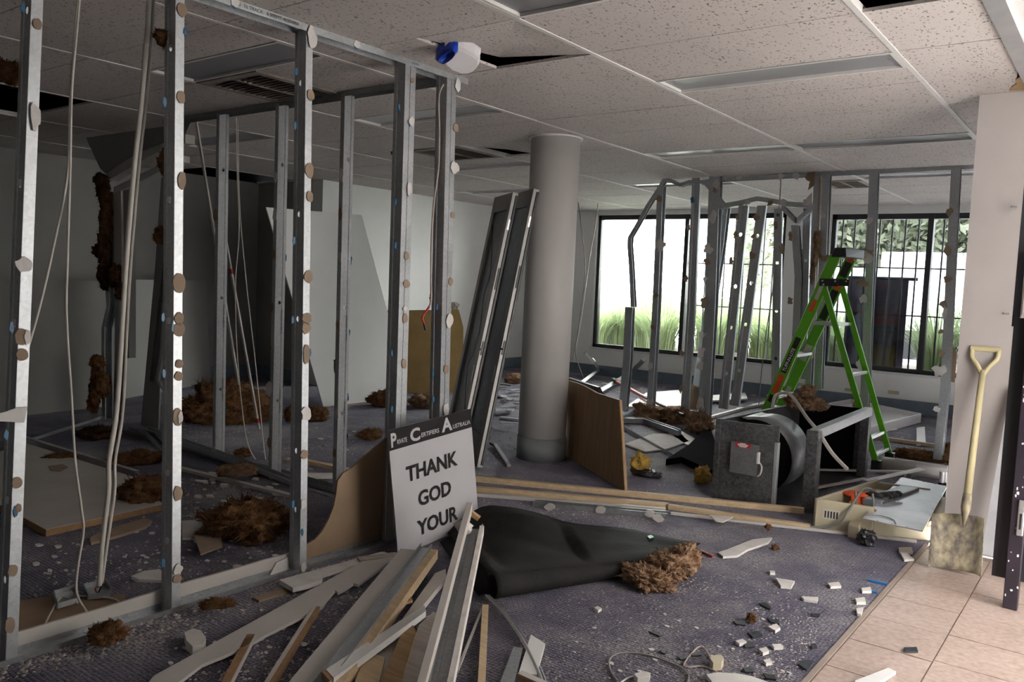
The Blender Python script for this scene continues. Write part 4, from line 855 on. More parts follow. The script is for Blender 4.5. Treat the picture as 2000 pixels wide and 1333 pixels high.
cable('floor_wire','grey looped wire lying on the dusty carpet, bottom right of centre',[F(x,y,.006) for x,y in ((1205,1330),(1192,1310),(1190,1290),(1205,1278),(1235,1276),(1270,1282),(1300,1292),(1330,1305),(1345,1322),(1338,1345))],.0035,'cable_grey')
cable('floor_wire','pale thin wire loop beside the yellow foam block, bottom right',[F(x,y,.006) for x,y in ((1390,1290),(1378,1270),(1366,1264),(1352,1276),(1336,1298),(1345,1304),(1372,1302),(1400,1314),(1420,1333))],.003,'cable_pink')
cable('floor_wire','short white wire end at the bottom edge under the grey loop',[F(x,y,.006) for x,y in ((1205,1340),(1225,1326),(1245,1322),(1262,1325))],.0035,'cable_white')
lay('plaster_piece','large flat white plaster piece at the bottom edge below the wire loops',[(1380,1318,.02),(1400,1314,.02),(1440,1316,.02),(1470,1322,.02),(1500,1333,.02),(1490,1345,.02),(1400,1345,.02)],.015,'plaster_white',cat='plaster piece')
chip('foam_block','small yellow foam block on the carpet beside the pale wire loop',((1386,1302),(1392,1296),(1408,1295),(1413,1302),(1408,1310),(1392,1311)),'cream',.03,cat='foam block')
chip('plaster_piece','white lump of plaster under the grey wire loop at the bottom edge',((1238,1328),(1255,1322),(1270,1326),(1268,1334),(1245,1336)),'plaster_white',.02)
# individual chips on the right foreground
ch=[((1515,1134),(1552,1140),(1545,1152),(1525,1150),'plaster_white','pinkish-white triangular plaster chip right of the dusty patch'),((1616,1144),(1638,1142),(1643,1150),(1622,1151),'plaster','flat oval plaster chip near the tile edge, upper'),((1564,1170),(1598,1172),(1596,1180),(1570,1176),'plaster_white','white plaster stick chip right of the dusty patch'),((1503,1120),(1512,1120),(1514,1124),(1504,1124),'plaster_white','small white chip above the triangular plaster chip'),((1682,1154),(1700,1152),(1702,1160),(1684,1160),'plaster','pale chip close to the tile edge, middle'),((1670,1174),(1688,1172),(1691,1182),(1673,1182),'plaster','rounded chip close to the tile edge beneath the other pale chip'),((1672,1194),(1686,1192),(1682,1206),(1674,1204),'plaster_white','white chip touching the tile edge, lower'),((1500,1230),(1516,1224),(1524,1232),(1514,1238),'plaster','beige lump beside the dark slate chips'),((1436,1258),(1450,1254),(1458,1260),(1444,1264),'plaster_white','white pebble-like chip left of the slate chips'),((1507,1265),(1524,1264),(1530,1270),(1512,1271),'plaster_white','flat white chip below the slate chips'),((1482,1274),(1496,1270),(1502,1278),(1490,1282),'plaster','pale chip between slate chips at the bottom right'),((1490,1296),(1502,1293),(1508,1300),(1496,1302),'plaster_white','small white chip near the bottom right slate shards'),((1160,1193),(1168,1190),(1175,1194),(1168,1198),'plaster','lone pale chip under the rolled mat edge'),((1757,1083),(1770,1084),(1785,1097),(1766,1098),'plaster_white','white square plaster chip where carpet meets tiles by the shovel'),((1755,1074),(1780,1073),(1783,1084),(1756,1085),'grey_timber','grey block chip behind the white square chip by the shovel')]
for *pts,m_,lb in ch: chip('plaster_chip',lb,pts,m_,.012)
sl=[((1482,1182),(1494,1180),(1506,1188),(1504,1193),'slate shard right of the small insulation tuft, topmost'),((1432,1216),(1456,1216),(1456,1224),(1438,1222),'slate shard beside the small insulation tuft'),((1460,1238),(1482,1236),(1490,1244),(1470,1248),'wide slate shard in the dusty patch'),((1452,1256),(1470,1258),(1474,1266),(1456,1268),'square slate shard below the wide one'),((1584,1200),(1602,1202),(1600,1207),(1586,1206),'slate shard alone to the right on clean carpet'),((1498,1210),(1520,1214),(1522,1222),(1506,1218),'slate shard beside the beige lump'),((1266,1236),(1282,1236),(1292,1244),(1288,1246),'long dark shard left of the dusty patch'),((1290,1272),(1304,1272),(1298,1280),(1292,1278),'small dark shard above the grey wire loop'),((1324,1286),(1344,1282),(1346,1288),(1330,1292),'dark shard beside the pale wire loop'),((1348,1280),(1368,1278),(1370,1283),(1352,1284),'thin dark shard inside the pale wire loop'),((1450,1308),(1468,1308),(1472,1316),(1456,1316),'dark shard above the large plaster piece'),((1490,1318),(1512,1322),(1516,1331),(1496,1328),'dark shard at the bottom edge right of the large plaster piece'),((1558,1300),(1580,1292),(1588,1296),(1575,1312),'glossy dark shard near the tile edge at the bottom'),((1584,1262),(1594,1260),(1596,1268),(1586,1270),'small dark shard near the tile edge'),((1765,1268),(1790,1267),(1793,1276),(1766,1276),'dark slate chip lying alone on the floor tiles')]
for *pts,lb in sl: chip('slate_shard',lb,pts,'slate_chip',.006,cat='slate shard')
tag(wool_mesh(F(1468,1208,.02),(.022,.022,.02),131,3,60,0.0,1.2).build('insulation_tuft','wool'),'tiny brown insulation tuft among the slate shards','insulation')
tag(wool_mesh(F(1514,1070,.015),(.022,.02,.016),132,3,60,0.0,1.2).build('insulation_tuft','wool'),'tiny brown insulation tuft beside the broken plaster strip','insulation')
tag(wool_mesh(F(1500,1030,.03),(.018,.014,.02),133,3,60,0.0,1.2).build('insulation_tuft','wool'),'tiny brown insulation tuft on the white batten','insulation')
ebar('plastic_tube','thin blue plastic tube at the carpet edge below the shovel',(1696,1134,.006),(1733,1142,.006),.012,.01,'blue_plastic',cat='tube')
ebar('plastic_bit','small blue plastic bit beside the chips at the tile edge',(1700,1155,.006),(1714,1158,.006),.010,.008,'blue_plastic',cat='plastic bit')
lay('plastic_trim','white plastic trim piece on the tiles at the bottom right edge',[(1670,1330,.015),(1735,1305,.015),(1750,1312,.015),(1700,1345,.015),(1670,1345,.015)],.012,'white_paint',cat='trim piece')
# ------------------------------------------------------------------ leaning doors
bR=V((-3.70,4.56,.0)); tR=V((-3.60,4.97,2.05)); wdir=V((-.813,.58,0)).normalized(); pdir=V((-.793,-.608,0))
def door(label,off,wid,bot,top,z0):
    t=thing('door_leaf',label,'door',bot)
    ax=(top-bot).normalized(); n=wdir.cross(ax).normalized(); n=n if n.dot(CAM-bot)>0 else -n
    L=(top-bot).length; fw=.075; th=.045
    def bx(a0,a1,b0,b1,d0,d1,nm_,mat): 
        P=[bot+wdir*a+ax*b for a,b in ((a0,b0),(a1,b0),(a1,b1),(a0,b1))]; return MB().prism([p+n*d0 for p in P],n*(d1-d0)).build(nm_,mat,t,bevel=.002)
    bx(0,fw,0,L,-th/2,th/2,'stile','alu_dark'); bx(wid-fw,wid,0,L,-th/2,th/2,'stile','alu_dark')
    bx(fw,wid-fw,L-.13,L,-th/2,th/2,'top_rail','alu_dark'); bx(fw,wid-fw,0,.22,-th/2,th/2,'bottom_rail','alu_dark')
    bx(fw,wid-fw,.22,L-.13,-.004,.004,'glass_panel','fan_grey')
    bx(fw*.35,fw*.65,L*.3,L*.33+.06,th/2,th/2+.006,'lock_plate','aluminium')
    bx(-.004,.0,L*.86,L*.90,-th*.3,th*.3,'hinge_plate','aluminium'); bx(-.004,0,L*.40,L*.45,-th*.3,th*.3,'hinge_plate','black_plastic'); bx(-.004,0,L*.64,L*.72,-th*.25,th*.25,'hinge_plate','black_plastic')
    MB().tube([bot+ax*(L*.42)-wdir*.0+n*.02,bot+ax*(L*.42)-wdir*.05+n*.02],.007,8).build('bolt','galv_dark',t)
    bx(-.010,.0,0.02,L-.02,-th*.5,-th*.1,'edge_seal','black_plastic')
    return t
door('grey aluminium framed door leaf leaning on the column, nearer of the two',0,.5,bR,tR,0)
door('grey aluminium framed door leaf leaning on the column, farther of the two',0,.5,bR+pdir*.16+V((-.02,.03,0)),tR+pdir*.155+V((-.02,.03,-.03)),0)
cable('loose_wire','dark wire trailing down the leaning aluminium doors',[onp(x,y,bR+V((.03,-.03,0)),V((.67,-.67,.2))) for x,y in ((962,440),(958,530),(945,580),(938,640),(925,690),(914,720),(908,800))],.005,'black_plastic')
# ------------------------------------------------------------------ brown board at the column
P=[F(1108,893),F(1221,962)]; dd=(P[1]-P[0]).normalized(); nb=V((dd.y,-dd.x,0)); nb=nb if nb.dot(CAM-P[0])>0 else -nb
bb=thing('chipboard_panel','brown wooden panel with a curved top standing on edge beside the column','panel',P[0])
MB().prism([onp(x,y,P[0],nb) for x,y in ((1105,890),(1221,962),(1216,870),(1210,782),(1196,778),(1165,768),(1140,754),(1125,748),(1110,744))],-nb*.018).build('face','mdf_board',bb)
e=[onp(1221,962,P[0]+nb*.001,nb),onp(1209,783,P[0]+nb*.001,nb)]
MB().prism([e[0],e[0]-dd*.02,e[1]-dd*.02,e[1]],nb*.002).build('edge_band','pine_dark',bb)
tag(MB().prism([onp(x,y,P[0]-nb*.10,nb) for x,y in ((1108,738),(1165,756),(1172,770),(1172,800),(1108,790))],-nb*.03).build('dark_panel','black_plastic'),'black-edged panel standing behind the brown panel at the column','panel')
tag(wool_mesh(F(1238,912,.07)+V((0,.1,0)),(.075,.06,.085),140,4,160,None,1.1).build('foam_batt','foam_yellow',smooth=True),'yellow fibreglass batt lying behind the brown panel','insulation')
tag(wool_mesh(F(1250,926,.02)+V((.02,.05,0)),(.12,.08,.03),141,4,160,0.0,1.1).build('foil_batt','black_plastic',smooth=True),'black foil backing under the yellow fibreglass batt','insulation')
b2=F(960,868,.0); ebar('bent_strip','bent dark metal strip on the carpet left of the column base',(957,866,.03),(965,870,.02),.02,.02,'galv_dark',cat='metal strip'); ebar('metal_strip','grey metal strip lying beside the column base',(966,868,.02),(994,910,.012),.03,.02,'galv_dull',cat='metal strip')
# ------------------------------------------------------------------ fan box
fx0,fx1,fy0,fy1,fh=-2.13,-1.50,5.06,6.42,.52
fb=thing('fan_box','rusty galvanised duct fan box with open top and round fan scroll inside','fan unit',((fx0+fx1)/2,(fy0+fy1)/2,0))
T=lambda x,y,z: V((x+ .10*(y-fy0)/(fy1-fy0)*(1 if x<-1.8 else -.2), y+.10*(x-fx0)/(fx1-fx0), z))
def fbx(x0,y0,z0,x1,y1,z1,nm_,mat): 
    return MB().hexa([T(x0,y0,z0),T(x1,y0,z0),T(x1,y1,z0),T(x0,y1,z0),T(x0,y0,z1),T(x1,y0,z1),T(x1,y1,z1),T(x0,y1,z1)]).build(nm_,mat,fb,bevel=.003)
fbx(fx0,fy0,0,fx0+.40,fy0+.012,fh,'front_panel','galv_dark')
fbx(fx0,fy0-.004,0,fx0+.035,fy0+.03,fh+.004,'corner_post','galv_dark'); fbx(fx0+.375,fy0-.004,.0,fx0+.40,fy0+.03,fh*.80,'torn_edge','galv')
fbx(fx1-.07,fy0-.005,0,fx1,fy0+.05,fh,'corner_post','galv_dark'); fbx(fx1-.03,fy0,0,fx1+.004,fy0+.07,fh,'corner_post','galv_dark')
fbx(fx1-.05,fy0,fh-.05,fx1+.004,fy1,fh+.012,'top_rail','galv_dull')
fbx(fx1-.06,fy1-.07,0,fx1,fy1,fh-.02,'corner_post','galv_dark')
fbx(fx1-.10,fy1-.02,0,fx1-.05,fy1,fh-.02,'corner_post','galv_dark')
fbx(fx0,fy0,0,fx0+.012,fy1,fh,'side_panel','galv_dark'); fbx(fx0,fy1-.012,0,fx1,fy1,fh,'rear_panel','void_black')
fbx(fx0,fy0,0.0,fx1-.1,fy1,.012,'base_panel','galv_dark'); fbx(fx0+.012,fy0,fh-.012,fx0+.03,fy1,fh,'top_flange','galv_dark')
# fan scroll
m=MB(); cs=ony(1478,885,5.34); cs.z=.265; n=40; r=.25; yA,yB=5.30,5.66
prof=[]
for k in range(n+1):
    an=math.pi*1.0-k*math.pi*1.55/n; prof.append((cs.x+math.cos(an)*r,cs.z+math.sin(an)*r))
prof=[(fx0+.08,cs.z+r-.0)]+[p for p in prof if True][n//3-2:]
vs=[V((x,yA,z)) for x,z in prof]+[V((x,yB,z)) for x,z in prof]; N=len(prof)
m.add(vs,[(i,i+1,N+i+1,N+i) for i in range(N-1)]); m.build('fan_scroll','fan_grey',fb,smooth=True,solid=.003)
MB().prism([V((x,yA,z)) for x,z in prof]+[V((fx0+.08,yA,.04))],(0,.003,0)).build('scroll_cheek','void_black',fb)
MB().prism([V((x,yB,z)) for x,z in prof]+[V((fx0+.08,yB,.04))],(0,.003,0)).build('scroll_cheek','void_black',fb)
# service plate with red warning label
yP=fy0-.008; pc=lambda x,y: ony(x,y,fy0+.02)
c0=pc(1432,862); c1=pc(1480,930)
MB().box(c0.x,fy0+.005,c1.z,c1.x,fy0+.055-.045,c0.z).build('service_plate','galv_dull',fb); 
sp=MB().box(c0.x,fy0-.012,c1.z,c1.x,fy0+.02,c0.z).build('service_cover','galv_dull',fb)
l0=pc(1441,862); l1=pc(1469,876)
wl_=MB().box(l0.x,fy0-.014,l1.z,l1.x,fy0-.0125,l0.z).build('warning_label','red',fb)
for k,w in enumerate((.5,.9,.8,.6)):
    z=l0.z-(k+.8)*(l0.z-l1.z)/4.6; cxm=(l0.x+l1.x)/2; hw=(l1.x-l0.x)/2*w*.8; MB().box(cxm-hw,fy0-.0150,z-.0025,cxm+hw,fy0-.0142,z+.0025).build('print_line','white_plastic',wl_)
MB().box(pc(1482,890).x,fy0-.014,pc(1482,905).z,pc(1486,890).x,fy0+.01,pc(1482,883).z).build('terminal','white_plastic',fb)
MB().tube(smooth([pc(1484,905),pc(1491,912)+V((0,-.03,0)),pc(1488,925)+V((0,-.03,0)),pc(1482,930)+V((0,-.02,0))]),.006,6).build('cable_tail','cable_white',fb)
# white bent strip draped over the box
tag(MB().tube(smooth([F(1508,822,.40),ony(1512,778,6.1),ony(1530,768,6.1),ony(1548,776,6.0),ony(1575,815,5.75),ony(1597,842,5.3),ony(1625,885,5.25),ony(1655,917,5.2)],6),.012,4).build('bent_strip','white_timber'),'white bent plastic strip looping over the fan box','plastic strip')
ebar('plastic_strip','thin grey-white strip lying on the floor beyond the fan box',(1600,918,.05),(1768,922,.05),.02,.015,'white_timber',cat='strip')
ebar('plastic_strip','white angled strip pointing up right beside the wall end',(1690,940,.06),(1802,916,.12),.045,.01,'white_paint',cat='strip')
tag(MB().bar(F(1585,955,.03),F(1690,935,.03),.03,.01).build('plastic_strip','white_timber'),'short white strip inside the fan box opening','strip')
wb2=MB()
for i,(x,y,rx,rz) in enumerate(((1560,785,.10,.06),(1590,790,.09,.045),(1578,765,.05,.05))):
    q=wool_mesh(ony(x,y,6.15),(rx,.10,rz),150+i,4,200,None,1.2); wb2.add(q.v,q.f)
tag(wb2.build('insulation_clump','wool_pink',smooth=True),'brown insulation clump draped on the rear edge of the fan box','insulation','brown insulation clumps')
tag(MB().prism([F(x,y,.005) for x,y in ((1300,910),(1345,880),(1385,840),(1398,880),(1395,935),(1330,905))],(0,0,.05)).build('duct_liner','void_black'),'black duct liner flap left of the fan box','duct liner')
tag(wool_mesh(F(1372,930,.05),(.06,.08,.07),155,3,80,0.0,1.0).build('foam_batt','foam_yellow'),'yellow fibreglass peeking out left of the fan box','insulation')
# ------------------------------------------------------------------ ladder
ld=thing('step_ladder','green fibreglass step ladder with black top cap standing behind the fan box','step ladder',(-2.0,7.0,0))
YN,YF=6.80,7.22
def rail(px,Y,w,th=.025,ext=None,mat='green_rail',nm_='front_rail'):
    a=ony(*px[0],Y); b=ony(*px[1],Y); d=(b-a).normalized()
    if ext is not None: b=a+d*((ext-a.z)/d.z)
    m=MB(); m.bar(a,b,th,w,up=d.cross(V((0,1,0)))); m.build(nm_,mat,ld,bevel=.003); return a,b
a1,b1=rail(((1632,500),(1503,790)),YN,.085,ext=.03); a2,b2=rail(((1662,506),(1536,772)),YF,.085,ext=.03)
c1,e1=rail(((1608,556),(1686,820)),YN,.045,ext=.06,nm_='rear_rail'); c2,e2=rail(((1643,556),(1735,880)),YF,.045,ext=.06,nm_='rear_rail')
for p,q in ((b1,YN),(b2,YF),(e1,YN),(e2,YF)):
    MB().box(p.x-.035,q-.03,0.0,p.x+.035,q+.03,.09).build('rubber_foot','black_plastic',ld,bevel=.006)
tp=ony(1643,488,YN); tq=ony(1672,492,YF)
MB().hexa([tp+V((-.07,-.03,-.06)),tp+V((.05,-.03,-.06)),tq+V((.06,.03,-.06)),tq+V((-.06,.03,-.06)),tp+V((-.045,-.03,.015)),tp+V((.04,-.03,.015)),tq+V((.06,.03,.02)),tq+V((-.05,.03,.02))]).build('top_cap','black_plastic',ld,bevel=.008)
for (x,y,Y) in ((1618,552,YN),(1640,552,YF)):
    c=ony(x,y,Y-.03); MB().box(c.x-.075,Y-.022,c.z-.03,c.x+.075,Y-.012,c.z+.03).build('hinge_bracket','black_plastic',ld,bevel=.01)
    for dx,dz in ((-.05,.012),(.05,.012),(-.04,-.018)): MB().cyl((c.x+dx,Y-.026,c.z+dz),(c.x+dx,Y-.020,c.z+dz),.008,8).build('rivet','aluminium',ld)
def lerpx(a,b,z): t=(z-a.z)/(b.z-a.z); return a.lerp(b,t)
def step(z,w=.10,rear=False,mat='aluminium'):
    A,B=(c1,e1) if rear else (a1,b1); C,D=(c2,e2) if rear else (a2,b2)
    p=lerpx(A,B,z); q=lerpx(C,D,z); m=MB(); m.hexa([p+V((-w/2,0,-.012)),p+V((w/2,0,-.012)),q+V((w/2,0,-.012)),q+V((-w/2,0,-.012)),p+V((-w/2,0,.012)),p+V((w/2,0,.012)),q+V((w/2,0,.012)),q+V((-w/2,0,.012))])
    m.build('rear_bar' if rear else 'step',mat,ld,bevel=.002)
for y_ in (695,780): step(ony(1545,y_,YN).z)
step(.35); step(ony(1690,727,YF).z,.03,True); step(.25,.03,True); step(.12,.03,True)
ps=MB(); p=lerpx(a1,b1,ony(1590,632,YN).z); q=lerpx(c1,e1,p.z)
ps.hexa([V((p.x,YN+.01,p.z-.012)),V((q.x+.02,YN+.01,p.z-.012)),V((q.x+.02,YF-.01,p.z-.012)),V((p.x,YF-.01,p.z-.012)),V((p.x,YN+.01,p.z+.012)),V((q.x+.02,YN+.01,p.z+.012)),V((q.x+.02,YF-.01,p.z+.012)),V((p.x,YF-.01,p.z+.012))])
ps.build('platform','aluminium',ld,bevel=.003)
def decal(A,B,Y,z0,z1,w,mat,txt=None):
    p=lerpx(A,B,z0); q=lerpx(A,B,z1); d=(q-p).normalized(); sd=d.cross(V((0,1,0))); sd=sd if sd.x<0 else -sd
    o=MB().prism([p-sd*w/2+V((0,-.0135,0)),p+sd*w/2+V((0,-.0135,0)),q+sd*w/2+V((0,-.0135,0)),q-sd*w/2+V((0,-.0135,0))],(0,-.0008,0)).build('decal',mat,ld)
    if txt: text_mesh(txt,p+V((0,-.0148,0))-V((d.cross(V((0,-1,0))).x*0,0,0))+ (-sd if True else sd)*(-.0)+d*.012+ (V((0,-1,0)).cross(d))*(-w*.30),d,V((0,-1,0)).cross(d),w*.85,'white_plastic',ld,'lettering',bold=.03*w,depth=.0008,sx=1.0)
decal(a1,b1,YN,.70,1.0,.045,'black_plastic','TUFF-N-LITE'); decal(a1,b1,YN,.52,.68,.05,'orange_red'); decal(a1,b1,YN,.44,.50,.05,'black_plastic'); decal(a1,b1,YN,1.32,1.47,.03,'cable_white'); decal(a1,b1,YN,1.22,1.31,.035,'orange_red')
decal(a2,b2,YF,1.15,1.40,.06,'black_plastic'); decal(a2,b2,YF,1.41,1.46,.06,'orange_red'); decal(a2,b2,YF,1.52,1.64,.06,'black_plastic'); decal(a2,b2,YF,1.645,1.68,.06,'orange_red'); decal(a2,b2,YF,.78,.92,.06,'cable_white'); decal(a2,b2,YF,.48,.54,.04,'cable_white')
# ------------------------------------------------------------------ beige units, gloves, metal cover
def unit(nm_,label,pts,z,th): 
    t=thing(nm_,label,'heater unit',F(*pts[0]))
    return t
q0,q1,q2,q3=F(1592,972,.16),F(1652,932,.12),F(1735,955,.12),F(1700,1000,.16)
Bq=[F(1592,1010,.0),F(1668,958,.0),F(1745,975,.0),F(1705,1048,0)]
ac=thing('heater_unit','beige heater casing lying open on its back beside the fan box','heater unit',F(1650,1000))
c00,c10=F(1590,1030,.0),F(1703,1048,.0); ddr=V((.16,.95,0)).normalized(); Ld=.85; Hh=.17
wv=(c10-c00); sh_=[c00,c10,c10+ddr*Ld,c00+ddr*Ld]
m=MB(); th=.02
def wall_(a,b,h,nm_): 
    d=(b-a).normalized(); s=d.cross(V((0,0,1))); MB().bar(a+V((0,0,h/2)),b+V((0,0,h/2)),th,h).build(nm_,'cream',ac,bevel=.006)
wall_(sh_[0],sh_[1],Hh,'end_cap'); wall_(sh_[3],sh_[2],Hh*.9,'end_cap'); wall_(sh_[0],sh_[3],Hh,'side_wall'); wall_(sh_[1],sh_[2],Hh*.75,'side_wall')
MB().prism([p+V((0,0,.03)) for p in sh_],(0,0,.02)).build('back_plate','cream',ac)
MB().obox(c00+wv*.70+ddr*.50+V((0,0,.12)),wv.normalized()*.055,ddr*.28,(0,0,.045)).build('coil_block','fan_grey',ac,bevel=.006)
MB().obox(c00+wv*.35+ddr*.60+V((0,0,.09)),wv.normalized()*.10,ddr*.18,(0,0,.03)).build('tray','cream',ac,bevel=.006)
MB().cyl(c00+wv*.50+ddr*.06+V((0,0,.15)),c00+wv*1.0+ddr*.02+V((0,0,.13)),.022,12).build('pipe_sleeve','pine_dark',ac)
lp=c00+wv*.30-ddr*.0122+V((0,0,.09))
MB().obox(lp,wv.normalized()*.045,(0,0,.028),ddr*.0006).build('rating_label','cable_white',ac)
for k in range(5): MB().obox(lp+wv.normalized()*(-.032+.016*k)-ddr*.0012,wv.normalized()*.004,(0,0,.02),ddr*.0004).build('print_line','black_plastic',ac)
cable('power_cord','grey power cord looping over the open beige heater casing',[c00+wv*.62+ddr*.25+V((0,0,.22)),c00+wv*.66+ddr*.10+V((0,0,.24)),c00+wv*.62-ddr*.03+V((0,0,.14)),c00+wv*.5-ddr*.05+V((0,0,.06)),c00+wv*.25-ddr*.05+V((0,0,.02)),c00+wv*.0-ddr*.06+V((0,0,.012))],.007,'cable_grey')
for i,(f_,lb) in enumerate(((.50,'bent copper pipe stub on the beige heater, left'),(.80,'bent copper pipe stub on the beige heater, right'))):
    b=c00+wv*f_+ddr*.16+V((0,0,.12)); tag(MB().tube(smooth([b,b+V((-.005,0,.05)),b+V((-.015,.01,.09))]),.007,8).build('pipe_stub','cable_grey'),lb,'pipe')
g=c00+wv*.42+ddr*.34+V((0,0,.155))
gl=thing('work_gloves','pair of orange and black work gloves lying on the beige heater casing','gloves',g)
for nm_,mt,o_,r_,sd in (('orange_palm','orange_red',(-.05,-.02,0),(.085,.05,.025),161),('black_cuff','black_plastic',(.07,.02,.01),(.08,.05,.03),162)):
    wool_mesh(g+V(o_),r_,sd,3,0,None,.6).build(nm_,mt,gl,smooth=True)
for k in range(4): MB().tube(smooth([g+V((.06+.02*k,.0+.03*k,.01)),g+V((.11+.015*k,.02+.03*k,.03)),g+V((.15+.01*k,.02+.03*k,.015))]),[.014]*16+[.010],8).build('finger','black_plastic',gl,smooth=True)
for k in range(3): MB().tube(smooth([g+V((-.06+.03*k,-.03,0)),g+V((-.05+.03*k,-.08,-.015)),g+V((-.04+.03*k,-.105,-.035))]),.013,8).build('finger','orange_red',gl,smooth=True)
# second unit under a metal cover
t2=thing('heater_unit','beige unit base under the dented metal cover, beside the shovel','heater unit',F(1750,1050))
u0,u1=F(1700,1048,0),F(1808,1062,0); du=(u1-u0); ddv=V((.10,.95,0)).normalized()
MB().prism([u0,u1+ddv*.06,u1+ddv*.8,u0+ddv*.8],(0,0,.09)).build('casing','cream',t2,bevel=.01); MB().prism([u0+V((0,0,.095))-ddv*.01,u1+ddv*.03+V((0,0,.095)),u1+ddv*.8+V((0,0,.095)),u0+ddv*.8+V((0,0,.095))],(0,0,.02)).build('lid_lip','cream',t2)
mc=thing('metal_cover','flat dented aluminium cover sheet with rivet holes lying on the beige unit','cover sheet',F(1760,1000,.13))
k0=[F(1684,1014,.135),F(1802,1040,.135),F(1850,952,.14),F(1760,934,.14)]
MB().prism(k0,(0,0,.006)).build('sheet','alu_sheet',mc,bevel=.002)
for a,b,nr in ((k0[0],k0[3],12),(k0[0],k0[1],4),(k0[1],k0[2],7),(k0[3],k0[2],4)):
    cc=sum(k0,V())/4
    for k in range(nr+1):
        p=a.lerp(b,k/nr); p=p+(cc-p).normalized()*.012; MB().cyl(p+V((0,0,.006)),p+V((0,0,.0068)),.004,6).build('rivet_hole','black_plastic',mc)
cable('loose_wire','thin dark wire lying across the metal cover sheet',[F(x,y,.146) for x,y in ((1690,1008),(1712,1007),(1730,1010),(1745,1016),(1750,1024))],.0025,'cable_grey')
tag(MB().prism([F(1655,1050,.0),F(1676,1056,.0),F(1684,1030,.0),F(1664,1028,.0)],(0,0,.075)).build('junction_box','cream',bevel=.004),'small upright cream box between the two beige units','box')
tag(wool_mesh(F(1692,1052,.04),(.05,.04,.05),171,3,60,0.0,1.2).build('cable_tangle','black_plastic'),'tangle of black wiring between the two beige units','wiring')
tag(MB().prism([F(1846,975,.0),F(1862,975,.0),F(1860,955,.0),F(1848,955,.0)],(0,0,.16)).build('grey_box','column_paint',bevel=.01),'small grey box against the wall end beside the metal cover','box')
for i,x in enumerate((1838,1845)): 
    b=F(x,948,.0); t=thing('pipe_offcut',('white pipe offcut standing by the wall end, left of the two','white pipe offcut standing by the wall end, right of the two')[i],'pipe',b); MB().cyl(b+V((0,0,.02)),b+V((0,0,.10)),.016,12).build('pipe','white_plastic',t); MB().cyl(b,b+V((0,0,.02)),.02,12).build('socket','black_plastic',t)
tag(MB().tube([F(1712,905,.045),F(1850,925,.045)],.06,20).build('duct_pipe','column_paint',smooth=True),'large pale duct pipe lying behind the metal cover','pipe')
# ------------------------------------------------------------------ shovel
sv=thing('shovel','square-mouth shovel with cream D handle standing against the wall end','shovel',F(1866,1112))
hb_=V((-.612,4.72,.36)); ht=V((-.62,4.955,1.0)); 
MB().tube([hb_,hb_.lerp(ht,.5),ht],[.019,.0175,.016],16).build('shaft','shovel_handle',sv,smooth=True)
yv=(ht-hb_).normalized(); gx=V((1,0,0)); tp=ht+yv*.12
for s_ in (-1,1): MB().tube(smooth([ht-yv*.02+gx*.004*s_,ht+yv*.03+gx*.03*s_,ht+yv*.07+gx*.058*s_,tp+gx*.062*s_]),[.0125]*25,8).build('handle_fork','shovel_handle',sv,smooth=True)
MB().tube([tp-gx*.07,tp+gx*.07],.0145,12).build('grip','shovel_handle',sv)
m=MB(); bc=[ony(1822,1003,4.70),ony(1924,1012,4.70),ony(1918,1126,4.56),ony(1814,1106,4.56)]
nx,ny=9,9; vs=[]
for j in range(ny):
    for i in range(nx):
        a=i/(nx-1); b=j/(ny-1); p=bc[0].lerp(bc[1],a).lerp(bc[3].lerp(bc[2],a),b); p=p+V((0,.035*(1-(2*a-1)**2)*(1-.3*b)-.02*(abs(2*a-1)>.95),0)); p.z=max(p.z,.003); vs.append(p)
m.add(vs,[(j*nx+i,j*nx+i+1,(j+1)*nx+i+1,(j+1)*nx+i) for j in range(ny-1) for i in range(nx-1)])
m.build('blade','shovel_blade',sv,smooth=True,solid=.003)
MB().tube([hb_+yv*.02,hb_-yv*.05,hb_-yv*.14],[.021,.024,.005],12).build('socket','shovel_blade',sv,smooth=True)
# ------------------------------------------------------------------ steel post and flat bar at the entrance
po=thing('security_post','dark purple steel gate post with paint chips and a lock plate, by the entrance','gate post',(-.34,4.24,0))
MB().box(-.372,4.215,0,-.315,4.265,1.6).build('post','purple_post',po,bevel=.003)
MB().box(-.43,4.27,.12,-.30,4.285,1.30).build('back_plate','black_frame',po); MB().box(-.44,4.29,1.26,-.41,4.31,1.95).build('upper_bar','black_frame',po)
MB().box(-.345,4.205,.34,-.318,4.216,.50).build('lock_plate','aluminium',po,bevel=.004); MB().cyl((-.332,4.20,.455),(-.332,4.206,.455),.010,12).build('lock_cylinder','galv',po); MB().box(-.336,4.202,.37,-.328,4.206,.44).build('lock_slot','black_plastic',po)
r5=random.Random(5)
for k in range(26):
    z=r5.uniform(.05,1.2); x=r5.uniform(-.366,-.320); s_=r5.uniform(.002,.006); MB().prism(rough_poly((x,4.2148,z),(1,0,0),(0,0,1),s_,s_*r5.uniform(.8,2.2),7,.3,r5),(0,-.0006,0)).build('paint_chip','white_plastic',po)
fbp=[ony(1930,1085,4.80),ony(1988,760,4.96)]
tag(MB().bar(fbp[0],fbp[1],.065,.004,up=(0,1,0)).build('flat_bar','alu_sheet'),'wide aluminium flat bar leaning against the wall end right of the shovel','metal bar')
